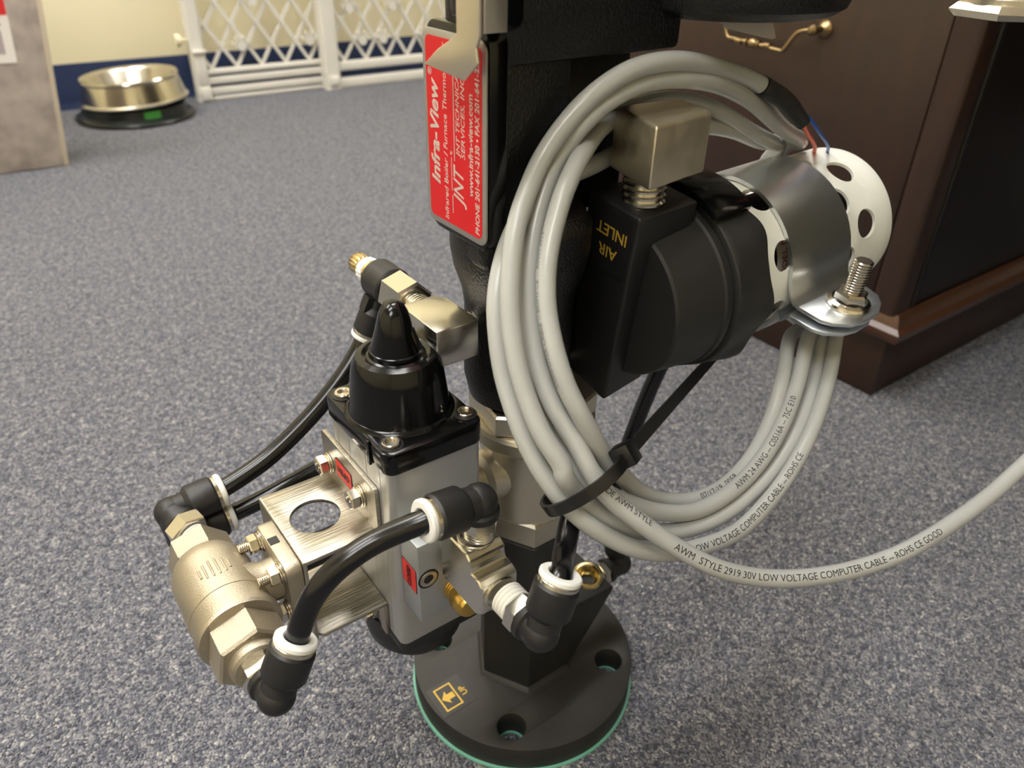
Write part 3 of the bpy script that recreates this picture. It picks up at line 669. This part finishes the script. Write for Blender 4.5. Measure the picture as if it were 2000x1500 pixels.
# twin elbow behind the purge valve with two tubes
e4, c4 = elbow('twin_elbow_fitting', (PX-0.0045,0.0670,0.1945), (0.26,-1,-0.22), 0.0110, (1,0.02,0.06), L=0.0235, hexl=0.0080, thl=0.0100, hx=0.0180, twin=(0.002,0,-0.0185))
hose('air_tube', [c4-V((0.008,0,0.0005)), c4, (-0.1322,0.0674,0.2055), (-0.1057,0.0687,0.2208), (-0.0843,0.0710,0.2365), (-0.0684,0.0748,0.2506), (-0.0625,0.0760,0.2600), (-0.0600,0.0745,0.2680)])
c5 = c4+V((0.002,0,-0.0185))
hose('air_tube', [c5-V((0.008,0,0)), c5, (-0.1300,0.0620,0.1860), (-0.0900,0.0640,0.1950), (-0.0450,0.0600,0.2250), (-0.0100,0.0520,0.2600), (0.0150,0.0420,0.2900)])

# upper fitting chain screwed into the housing (axis along Y)
UX, UZ = -0.0505, 0.2900
MB_ = MB().prism([(-0.0130,-0.0125),(0.0110,-0.0125),(0.0110,0.0160),(0.0075,0.0225),(-0.0100,0.0225),(-0.0130,0.0190)], -0.0100, 0.0100, Matrix.Translation((UX-0.003,0.002,UZ)))
ub = MB_.build('elbow_block', 'nickel', dev, bevel=0.0010)
MB().thread(0.0062, 0.0, 0.0110, 6, frame((UX+0.006,0.0040,UZ),(1,0,0))).build('thread', 'nickel', ub)
MB().thread(0.0074, 0.021, 0.0380, 9, frame((UX,0.002,UZ),(0,1,0))).build('thread', 'nickel', ub)
cn = MB().hexa(0.0205, 0.0385, 0.0590, frame((UX,0,UZ),(0,1,0)), rot=0.25, c=0.0012).build('hex_coupling', 'nickel', dev)
MB().thread(0.0075, 0.0585, 0.0625, 3, frame((UX,0,UZ),(0,1,0))).build('thread', 'nickel', cn)
bj = MB().ring(0.0060,0.0112,0.0600,0.0790, frame((UX,0,UZ),(0,1,0)), 40, c=0.0010)
bj.lathe([(0.0058,0.006),(0.0058,0.0150),(0.0078,0.0170),(0.0088,0.0180),(0.0088,0.0300),(0.0080,0.0310)], frame((UX,0.0695,UZ),(-0.40,0.16,-1.0)), 36)
bj.box((-0.003,-0.009,0.009),(0.003,0.009,0.018), frame((UX,0.0695,UZ),(-0.40,0.16,-1.0),(0,1,0)))
bj = bj.build('banjo_fitting', 'black_plastic', dev)
collar(bj, frame((UX,0.0695,UZ),(-0.40,0.16,-1.0)) @ Matrix.Scale(0.92,4), 0.0335)
kn = MB().lathe([(0.0068,0.0785),(0.0072,0.0860),(0.0064,0.0865)], frame((UX,0,UZ),(0,1,0)), 36).build('screw_neck', 'pale_brass', bj)
MB().lathe([(0.0070,0.0865),(0.0074,0.0870),(0.0074,0.0920),(0.0062,0.0925)], frame((UX,0,UZ),(0,1,0)), 36, mod=lambda a, z: 1+0.03*math.cos(18*a)).build('lock_ring', 'white_plastic', bj)
MB().lathe([(0.0040,0.092),(0.0040,0.0955),(0.0058,0.0960),(0.0062,0.0975),(0.0062,0.1040),(0.0048,0.1060),(1e-7,0.1060)], frame((UX,0,UZ),(0,1,0)), 40, mod=lambda a, z: 1+0.03*math.cos(20*a)).build('knurled_screw', 'pale_brass', bj)

# right elbow on the neck branch, with the tube going up behind the cable tie
e6, c6 = elbow('elbow_fitting', (0.0800,-0.0080,0.0660), (-1,0.02,0.0), 0.0140, (0.02,0.30,1.0), hexl=0.0060, thl=0.0060, L=0.030)
hose('air_tube', [c6-V((0,0,0.008)), c6, (0.0830,0.0080,0.1250), (0.0900,0.0050,0.1700), (0.1000,0.0000,0.2150), (0.1080,-0.0050,0.2420)])

# ---- sensor head (axis along +X, tipped up and rolled a little)
MS = Matrix.Translation((0.0420,-0.0155,0.2910)) @ Matrix.Rotation(R(-2.5),4,'Y') @ Matrix.Rotation(R(7),4,'X')
MX = MS @ Matrix(((0,0,1,0),(1,0,0,0),(0,1,0,0),(0,0,0,1)))      # lathe axis z -> sensor axis
sh = MB().lathe([(1e-7,0.0),(0.0428,0.0),(0.0442,0.0012),(0.0478,0.0300),(0.0490,0.0310),(0.0490,0.0345),(0.0476,0.0350),(0.0476,0.0420)], MX, 96).build('sensor_flange', 'black_matte', dev, ang=25)
def lobes(a, z):
    w = min(1, max(0, (z-0.040)/0.014))
    c = 0.5+0.5*math.cos(8*a+0.6)
    return 1 + 0.075*w*(c**1.5-0.35)
nutp = [(0.0480,0.0365),(0.0505,0.0375)]+[(0.0512+0.0015*k/6, 0.0385+0.022*k/6) for k in range(7)]+[(0.0515,0.0622),(0.0455,0.0624)]
MB().lathe(nutp, MX, 128, mod=lobes).build('lock_nut', 'black_matte', sh, ang=32)
tb = MB()
for k in range(9):
    pass
arc = [MS @ V((0.048, 0.0555*math.cos(R(a)), 0.0555*math.sin(R(a)))) for a in range(58, 122, 4)]
MB().sweep(arc, [(-0.002,-0.012),(0.002,-0.012),(0.002,0.016),(-0.002,0.016)], upv=(0,0,1)).build('nut_tab', 'black_gloss', sh, bevel=0.0006)
lug = MB()
lug.add([(-0.0125,-0.0185,0.0570),(0.0270,-0.0185,0.0570),(0.0270,0.0185,0.0570),(-0.0125,0.0185,0.0570),
         (-0.0125,-0.0150,-0.0560),(0.0200,-0.0110,-0.0560),(0.0200,0.0130,-0.0560),(-0.0125,0.0185,-0.0560)],
        [(0,1,2,3),(7,6,5,4),(0,4,5,1),(1,5,6,2),(2,6,7,3),(3,7,4,0)], MS)
lug = lug.build('air_inlet_lug', 'black_plastic', sh, bevel=0.0016, seg=3)
fm = MS @ Matrix(((0,0,-1,-0.0126),(-1,0,0,0),(0,1,0,0),(0,0,0,1)))
plate('label_film', [rrect(-0.0130,0.0210,0.0150,0.0545,0.0008)], 0, 0.00015, 'label_film', sh, M=fm)
o = text('lettering', 'INLET', 0.0086, (0,0,0), (1,0,0), (0,1,0), 'gold_print', sh, width=0.0215, bold=0.00005)
o.data.transform(fm @ Matrix(((-1,0,0,0.0125),(0,-1,0,0.0455),(0,0,1,0.0003),(0,0,0,1))))
o = text('lettering', 'AIR', 0.0086, (0,0,0), (1,0,0), (0,1,0), 'gold_print', sh, width=0.0135, bold=0.00005)
o.data.transform(fm @ Matrix(((-1,0,0,0.0075),(0,-1,0,0.0345),(0,0,1,0.0003),(0,0,0,1))))
# nickel air-inlet elbow
ai = MB().prism([(0.0222,-0.0490),(0.0655,-0.0420),(0.0715,-0.0140),(0.0325,-0.0110)], 0.3610, 0.3895, top=[(0.0218,-0.0495),(0.0650,-0.0425),(0.0725,-0.0140),(0.0330,-0.0112)]).build('air_inlet_elbow', 'nickel_block', dev, bevel=0.0018, seg=3)
MB().thread(0.0108, -0.001, 0.0150, 5, frame((0.0430,-0.0260,0.3465),(0,0.02,1)), d=0.0011).build('thread', 'nickel', ai)
# perforated guard tube
def guard():
    b = MB(); Ro, Ri = 0.0450, 0.0432; nth = 8; row = 0.0186; hr = 0.0086
    cw = 2*math.pi/nth
    for k in range(5):
        xc = 0.0815+row*k; off = (0.5 if k % 2 else 0.0)+0.378
        for j in range(nth):
            tc = (j+off)*cw; hw = cw*Ro/2; hh = row/2
            ca = math.atan2(hh, hw)
            angs = sorted(set([2*math.pi*i/24 for i in range(24)]+[ca, math.pi-ca, math.pi+ca, 2*math.pi-ca]))
            inn = []; out = []; i2 = []; o2 = []
            for a in angs:
                c, s_ = math.cos(a), math.sin(a)
                q = min(hw/max(abs(c),1e-9), hh/max(abs(s_),1e-9))
                for lst, l2, rr in ((inn, i2, hr), (out, o2, q)):
                    th = tc+rr*c/Ro; xx = xc+rr*s_
                    lst.append((xx, Ro*math.cos(th), Ro*math.sin(th))); l2.append((xx, Ri*math.cos(th), Ri*math.sin(th)))
            n = len(angs); vs = inn+out+i2+o2; fs = []
            for i in range(n):
                m = (i+1)%n
                fs += [(i,m,n+m,n+i),(2*n+i,3*n+i,3*n+m,2*n+m),(i,2*n+i,2*n+m,m)]
            b.add(vs, fs, MS)
    xs = 0.0815+row*4.5; xe = 0.1730; x0 = 0.0815-row/2
    b.lathe([(Ro,xe),(Ro,xe+0.006),(Ro-0.001,xe+0.010),(Ro-0.004,xe+0.012),(Ro-0.010,xe+0.0125),(Ro-0.010,xe+0.011),(Ri-0.002,xe+0.008),(Ri,xe)], MX, 108, cap=False)
    b.lathe([(Ri,x0),(Ri,0.052),(Ro,0.052),(Ro,x0)], MX, 120, cap=False)
    b.lathe([(Ri,xs),(Ri,xe)], MX, 120, cap=False); b.lathe([(Ro,xs),(Ro,xe)], MX, 120, cap=False)
    return b
gt = guard().build('guard_tube', 'white_enamel', dev, ang=40)
core = MB().lathe([(0.030,0.055),(0.030,0.165),(1e-7,0.166)], MX, 48).build('sensor_body', 'dark_sensor', gt)
MB().ring(0.0302,0.0312,0.140,0.152, MX, 48).build('red_band', 'sensor_red', gt)
lbp = [MS @ V((0, 0.0308*math.cos(R(a)), 0.0308*math.sin(R(a)))) for a in range(118, 206, 4)]
ax = (MS.to_3x3() @ V((1,0,0)))
b = MB(); vs = []
for p in lbp: vs += [p+ax*0.0930, p+ax*0.130]
b.add(vs, [(2*i,2*i+2,2*i+3,2*i+1) for i in range(len(lbp)-1)]).build('model_label', 'paper_white', gt)
# text wrapped on the label
me, w = text_mesh('MODEL NO.', 0.0062, ext=0.00002, width=0.034)
for v in me.vertices:
    a = R(190)-v.co.x/0.0312; rr = 0.0311+v.co.z
    v.co = MS @ V((0.1015-v.co.y, rr*math.cos(a), rr*math.sin(a)))
me.materials.clear(); finish('model_lettering', me, 'sensor_red', gt, flat=True)
# zinc clamp: two halves meeting in ears on the -Y side
cl_rng = [a for a in range(-8, 190, 6)]
def half(a0, a1, rad, th, x0, x1, ear):
    P = [(rad*math.cos(R(a0+(a1-a0)*k/32)), rad*math.sin(R(a0+(a1-a0)*k/32))) for k in range(33)]
    N = [(math.cos(R(a0+(a1-a0)*k/32)), math.sin(R(a0+(a1-a0)*k/32))) for k in range(33)]
    P += ear; N += [(0, 1 if ear is EAR_U else -1)]*len(ear)
    vs = []; n = len(P)
    for (y, z), (ny, nz) in zip(P, N): vs += [(x0,y,z),(x1,y,z),(x0,y+ny*th,z+nz*th),(x1,y+ny*th,z+nz*th)]
    fs = []
    for i in range(n-1):
        a = 4*i; c = 4*(i+1)
        fs += [(a,c,c+1,a+1),(a+2,a+3,c+3,c+2),(a,a+2,c+2,c),(a+1,c+1,c+3,a+3)]
    fs += [(0,1,3,2),(4*(n-1),4*(n-1)+2,4*(n-1)+3,4*(n-1)+1)]
    return MB().add(vs, fs, MS)
zE = -0.0065
EAR_U = [(-0.0490, zE+0.0050), (-0.0515, zE+0.0024), (-0.0560, zE+0.0012)]
EAR_L = [(-0.0480, zE-0.0090), (-0.0500, zE-0.0050), (-0.0545, zE-0.0022)]
half(8, 172, 0.0456, 0.0022, 0.0840, 0.1360, EAR_U).build('clamp_upper', 'zinc', gt, ang=40)
clamp = half(-8, -164, 0.0456, 0.0022, 0.0840, 0.1360, EAR_L).build('clamp_lower', 'zinc', gt, ang=40)
MB().prism(rrect(0.040,-0.006,0.060,0.006,0.002), 0.0840, 0.1360, MX).build('clamp_hinge', 'zinc', gt)
earo = [(0.0840,-0.0550),(0.0840,-0.0700),(0.0870,-0.0760),(0.0950,-0.0820),(0.1050,-0.0840),(0.1180,-0.0830),(0.1280,-0.0780),(0.1340,-0.0720),(0.1360,-0.0640),(0.1360,-0.0550)]
plate('ear_upper', [earo, circ(0.1110,-0.0680,0.0052)], zE+0.0012, zE+0.0035, 'zinc', gt, M=MS, bevel=0.0004)
plate('ear_lower', [[(x-0.0030, y+0.0015) for x, y in earo], circ(0.1110,-0.0680,0.0052)], zE-0.0045, zE-0.0022, 'zinc', gt, M=MS, bevel=0.0004)
Mn = MS @ Matrix.Translation((0.1110,-0.0680,zE+0.0035))
nut = MB().lathe([(0.0048,0.0),(0.0118,0.0),(0.0122,0.0008),(0.0116,0.0022),(0.0095,0.0032)], Mn, 48, cap=False).hexa(0.0158, 0.0020, 0.0085, Mn, rot=0.4, c=0.0012).build('flange_nut', 'bright_steel', gt)
MB().thread(0.0050, 0.006, 0.0270, 13, Mn, d=0.0008).build('clamp_bolt', 'bright_steel', gt)
MB().hexa(0.0150, -0.0160, -0.0065, Mn, rot=0.1, c=0.001).cyl(0.0048,-0.007,0.007,Mn).build('bolt_head', 'bright_steel', gt)

# ================================================================== sensor cable
CABLE = [
  (0.2416,-0.1776,0.2157), (0.2071,-0.1783,0.2104), (0.1713,-0.1784,0.2046), (0.1352,-0.1766,0.2010), (0.0992,-0.1731,0.1996), (0.0682,-0.1652,0.1991), (0.0412,-0.1552,0.2014), (0.0191,-0.1449,0.2068),
  (0.0007,-0.1346,0.2157), (-0.0150,-0.1221,0.2281), (-0.0280,-0.1108,0.2415), (-0.0365,-0.1023,0.2518), (-0.0413,-0.0944,0.2629), (-0.0436,-0.0851,0.2745), (-0.0471,-0.0736,0.2879), (-0.0471,-0.0621,0.3025),
  (-0.0443,-0.0523,0.3195), (-0.0400,-0.0451,0.3346), (-0.0324,-0.0378,0.3511), (-0.0229,-0.0320,0.3656), (-0.0115,-0.0275,0.3784), (-0.0026,-0.0306,0.3902), (0.0115,-0.0315,0.3988), (0.0305,-0.0328,0.4038),
  (0.0549,-0.0325,0.4027), (0.0846,-0.0288,0.3961), (0.1167,-0.0237,0.3841), (0.1489,-0.0195,0.3674), (0.1877,-0.0091,0.3515), (0.2240,0.0255,0.3348), (0.2320,0.0378,0.3108), (0.2290,0.0369,0.2842),
  (0.2220,0.0080,0.2470), (0.2032,-0.0518,0.2556), (0.1694,-0.0726,0.2534), (0.1461,-0.0875,0.2406), (0.1195,-0.1007,0.2266), (0.0920,-0.1104,0.2165), (0.0650,-0.1167,0.2092), (0.0387,-0.1197,0.2050),
  (0.0136,-0.1184,0.2074), (-0.0073,-0.1142,0.2117), (-0.0257,-0.1081,0.2209), (-0.0407,-0.0991,0.2332), (-0.0496,-0.0910,0.2444), (-0.0540,-0.0839,0.2532), (-0.0572,-0.0738,0.2650), (-0.0584,-0.0636,0.2786),
  (-0.0576,-0.0525,0.2935), (-0.0551,-0.0437,0.3090), (-0.0502,-0.0356,0.3239), (-0.0417,-0.0290,0.3386), (-0.0368,-0.0330,0.3550), (-0.0214,-0.0283,0.3643), (-0.0055,-0.0260,0.3673), (0.0280,-0.0053,0.3614),
  (0.0549,-0.0012,0.3658), (0.0792,-0.0016,0.3695), (0.0999,-0.0070,0.3708), (0.1231,-0.0088,0.3661), (0.1605,-0.0025,0.3532), (0.1951,0.0089,0.3464), (0.2150,0.0325,0.3244), (0.2210,0.0389,0.3022),
  (0.2150,0.0360,0.2800), (0.2000,0.0040,0.2460), (0.1813,-0.0409,0.2466), (0.1516,-0.0543,0.2505), (0.1231,-0.0730,0.2411), (0.1023,-0.0845,0.2274), (0.0803,-0.0924,0.2171), (0.0569,-0.0961,0.2109),
  (0.0341,-0.0954,0.2110), (0.0137,-0.0925,0.2179), (-0.0042,-0.0908,0.2313), (-0.0195,-0.0906,0.2490), (-0.0302,-0.0903,0.2637), (-0.0407,-0.0866,0.2848), (-0.0451,-0.0787,0.3001), (-0.0454,-0.0695,0.3153),
  (-0.0426,-0.0604,0.3295), (-0.0372,-0.0532,0.3438), (-0.0288,-0.0470,0.3578), (-0.0192,-0.0418,0.3698), (-0.0022,-0.0313,0.3785), (0.0269,-0.0101,0.3805), (0.0531,-0.0004,0.3839), (0.0782,0.0036,0.3846),
  (0.0946,-0.0023,0.3831), (0.1091,-0.0114,0.3776), (0.1369,-0.0100,0.3645), (0.1690,-0.0035,0.3518), (0.2140,0.0236,0.3365), (0.2260,0.0380,0.3120), (0.2210,0.0400,0.2800), (0.2080,0.0060,0.2440),
  (0.1858,-0.0478,0.2534), (0.1511,-0.0659,0.2559), (0.1291,-0.0794,0.2423), (0.1055,-0.0908,0.2299), (0.0792,-0.0994,0.2203), (0.0511,-0.1038,0.2145), (0.0233,-0.1045,0.2154), (-0.0004,-0.1019,0.2245),
  (-0.0203,-0.0966,0.2369), (-0.0345,-0.0903,0.2484), (-0.0420,-0.0860,0.2562), (-0.0469,-0.0750,0.2675), (-0.0492,-0.0643,0.2808), (-0.0489,-0.0538,0.2964), (-0.0446,-0.0433,0.3157), (-0.0389,-0.0357,0.3308),
  (-0.0328,-0.0304,0.3489), (-0.0248,-0.0273,0.3641), (-0.0145,-0.0256,0.3779), (0.0006,-0.0235,0.3892), (0.0165,-0.0243,0.3995), (0.0358,-0.0241,0.4049), (0.0615,-0.0244,0.4043), (0.0915,-0.0208,0.3979),
  (0.1170,-0.0209,0.3881), (0.1528,-0.0141,0.3686), (0.1898,-0.0026,0.3504), (0.2200,0.0232,0.3372), (0.2320,0.0400,0.3120), (0.2260,0.0420,0.2800), (0.2180,0.0100,0.2430), (0.1992,-0.0473,0.2536),
  (0.1673,-0.0656,0.2509), (0.1449,-0.0803,0.2373), (0.1187,-0.0932,0.2243), (0.0904,-0.1021,0.2143), (0.0630,-0.1069,0.2085), (0.0364,-0.1081,0.2063), (0.0117,-0.1063,0.2097), (-0.0103,-0.1027,0.2179),
  (-0.0281,-0.0973,0.2305), (-0.0418,-0.0921,0.2449), (-0.0531,-0.0919,0.2625), (-0.0545,-0.0896,0.2698), (-0.0581,-0.0812,0.2808), (-0.0593,-0.0715,0.2939), (-0.0586,-0.0620,0.3087), (-0.0553,-0.0529,0.3252),
  (-0.0501,-0.0456,0.3395), (-0.0430,-0.0389,0.3548), (-0.0336,-0.0335,0.3667), (-0.0220,-0.0292,0.3794), (-0.0097,-0.0305,0.3932), (0.0043,-0.0325,0.4038), (0.0220,-0.0344,0.4106), (0.0464,-0.0343,0.4112),
  (0.0777,-0.0299,0.4051), (0.1061,-0.0262,0.3972), (0.1184,-0.0292,0.3919),
]

cable = thing('sensor_cable', 'coiled light grey sensor cable hung around the black sensor head', 'cable')
path = catmull(CABLE, 6)
MB().tube(path, 0.0043, 18).build('cable_jacket', 'cable_grey', cable)
SH = catmull([CABLE[-2], (0.1110,-0.0275,0.3955), (0.1184,-0.0292,0.3919), (0.1306,-0.0334,0.3849), (0.1382,-0.0384,0.3764), (0.1404,-0.0405,0.3735)], 6)
i0 = 6
sb = MB(); n = 16; prof_r = [0.0047, 0.0047, 0.0047, 0.0046, 0.0045, 0.0044, 0.0042, 0.0036, 0.0030]
pts = SH[i0+4:]
vs = []; fs = []
for i, p in enumerate(pts):
    t = (pts[min(i+1,len(pts)-1)]-pts[max(i-1,0)]).normalized(); u = V((0,0,1)); u = (u-t*u.dot(t)).normalized(); w = t.cross(u)
    q = i/(len(pts)-1); rr = 0.0048 if q < 0.45 else 0.0048-(q-0.45)/0.55*0.0014
    vs += [p+u*rr*math.cos(2*math.pi*k/n)+w*rr*1.15*math.sin(2*math.pi*k/n) for k in range(n)]
for i in range(len(pts)-1):
    for k in range(n): fs.append((i*n+k, i*n+(k+1)%n, (i+1)*n+(k+1)%n, (i+1)*n+k))
fs += [tuple(range(n-1,-1,-1)), tuple(range((len(pts)-1)*n, len(pts)*n))]
sb.add(vs, fs).build('heat_shrink', 'shrink_black', cable)
MB().tube(catmull([(0.1375,-0.0385,0.3770),(0.1388,-0.0400,0.3745),(0.1585,-0.0318,0.3645),(0.1931,-0.0159,0.3481),(0.226,0.0086,0.330),(0.2300,0.0200,0.3100)], 6), 0.0012, 10).build('orange_wire', 'wire_orange', cable)
MB().tube(catmull([(0.1385,-0.0385,0.3775),(0.1425,-0.0401,0.3771),(0.1639,-0.0358,0.3646),(0.1995,-0.0205,0.3482),(0.232,0.0042,0.330),(0.2330,0.0200,0.3100)], 6), 0.0010, 10).build('blue_wire', 'wire_blue', cable)
def print_on(t, ia, ib, face, size=0.0046, rev=False, shift=0.0, width=None, m='print_black'):
    P = [V(p) for p in path[ia*6:(ib-1)*6+1]]
    if rev: P.reverse()
    S_ = [0.0]
    for a, c in zip(P, P[1:]): S_.append(S_[-1]+(c-a).length)
    me, w = text_mesh(t, size, ext=0.00001, width=width)
    bm = bmesh.new(); bm.from_mesh(me)
    for q in range(-2, 9):
        bmesh.ops.bisect_plane(bm, geom=bm.verts[:]+bm.edges[:]+bm.faces[:], plane_co=(0, size*0.1*q, 0), plane_no=(0, 1, 0))
    bm.to_mesh(me); bm.free()
    face = V(face).normalized()
    for v in me.vertices:
        s = min(max(v.co.x+shift, 0), S_[-1]-1e-6)
        k = 0
        lo, hi = 0, len(S_)-1
        while hi-lo > 1:
            m_ = (lo+hi)//2
            if S_[m_] <= s: lo = m_
            else: hi = m_
        f = (s-S_[lo])/(S_[lo+1]-S_[lo]); c = P[lo].lerp(P[lo+1], f); tn = (P[min(lo+2,len(P)-1)]-P[max(lo-1,0)]).normalized()
        u = (face-tn*face.dot(tn)).normalized(); ww = u.cross(tn)
        a = (v.co.y-size*0.35)/0.0043
        v.co = c+(u*math.cos(a)+ww*math.sin(a))*0.00438
    me.materials.clear(); return finish('jacket_print', me, m, cable, flat=True)
TOC = V((-0.27,-0.20,0.30))
print_on('AWM  STYLE 2919 30V LOW VOLTAGE COMPUTER CABLE -- ROHS CE GOOD', 0, 10, (-0.27,-0.16,0.34), rev=True)
print_on('30V LOW VOLTAGE COMPUTER CABLE -- ROHS CE', 34, 42, (-0.27,-0.16,0.26), rev=True, shift=0.004)
print_on('07/17/19  0059', 67, 73, (-0.27,-0.16,0.30), rev=True)
print_on('AWM 24 AWG -- C0516A -- 75C E10', 96, 102, (-0.27,-0.16,0.26), rev=True)
print_on('HYDE AWM STYLE', 8, 13, (-0.12,0.02,0.30), rev=True, shift=0.004, size=0.0040)
print_on('COMPUTER CABLE -- ROHS CE -- AWM 2919', 78, 88, (-0.33,0.06,0.06), size=0.0032, m='print_faint')

# ================================================================== cable tie
tie = thing('cable_tie', 'black nylon cable tie with a long tail around the grey cable coil', 'cable tie')
Ct = V((-0.0430,-0.0925,0.2560)); dt = V((0.33,-0.55,-0.77)).normalized()
e1_ = V((0.804,-0.595,0)); e1_ = (e1_-dt*e1_.dot(dt)).normalized(); e2_ = dt.cross(e1_)
loop = []
for k in range(48):
    a = 2*math.pi*k/48
    loop.append(Ct+e1_*0.0205*math.cos(a)+e2_*0.0140*math.sin(a))
MB().sweep(loop, [(-0.0028,-0.0008),(0.0028,-0.0008),(0.0028,0.0008),(-0.0028,0.0008)], upv=dt, closed=True).build('strap_loop', 'black_nylon', tie)
hd = Ct+e1_*0.0215-e2_*0.001
tl_dir = (V((0.1050,-0.0330,0.2370))-hd).normalized()
MB().box((-0.0050,-0.0048,-0.0045),(0.0050,0.0048,0.0050), frame(hd, tl_dir, dt)).build('tie_head', 'black_nylon', tie, bevel=0.0008)
MB().sweep([hd, hd+tl_dir*0.06, hd+tl_dir*0.12, hd+tl_dir*0.180], [(-0.0030,-0.0008),(0.0030,-0.0008),(0.0030,0.0008),(-0.0030,0.0008)], upv=dt).build('strap_tail', 'black_nylon', tie)
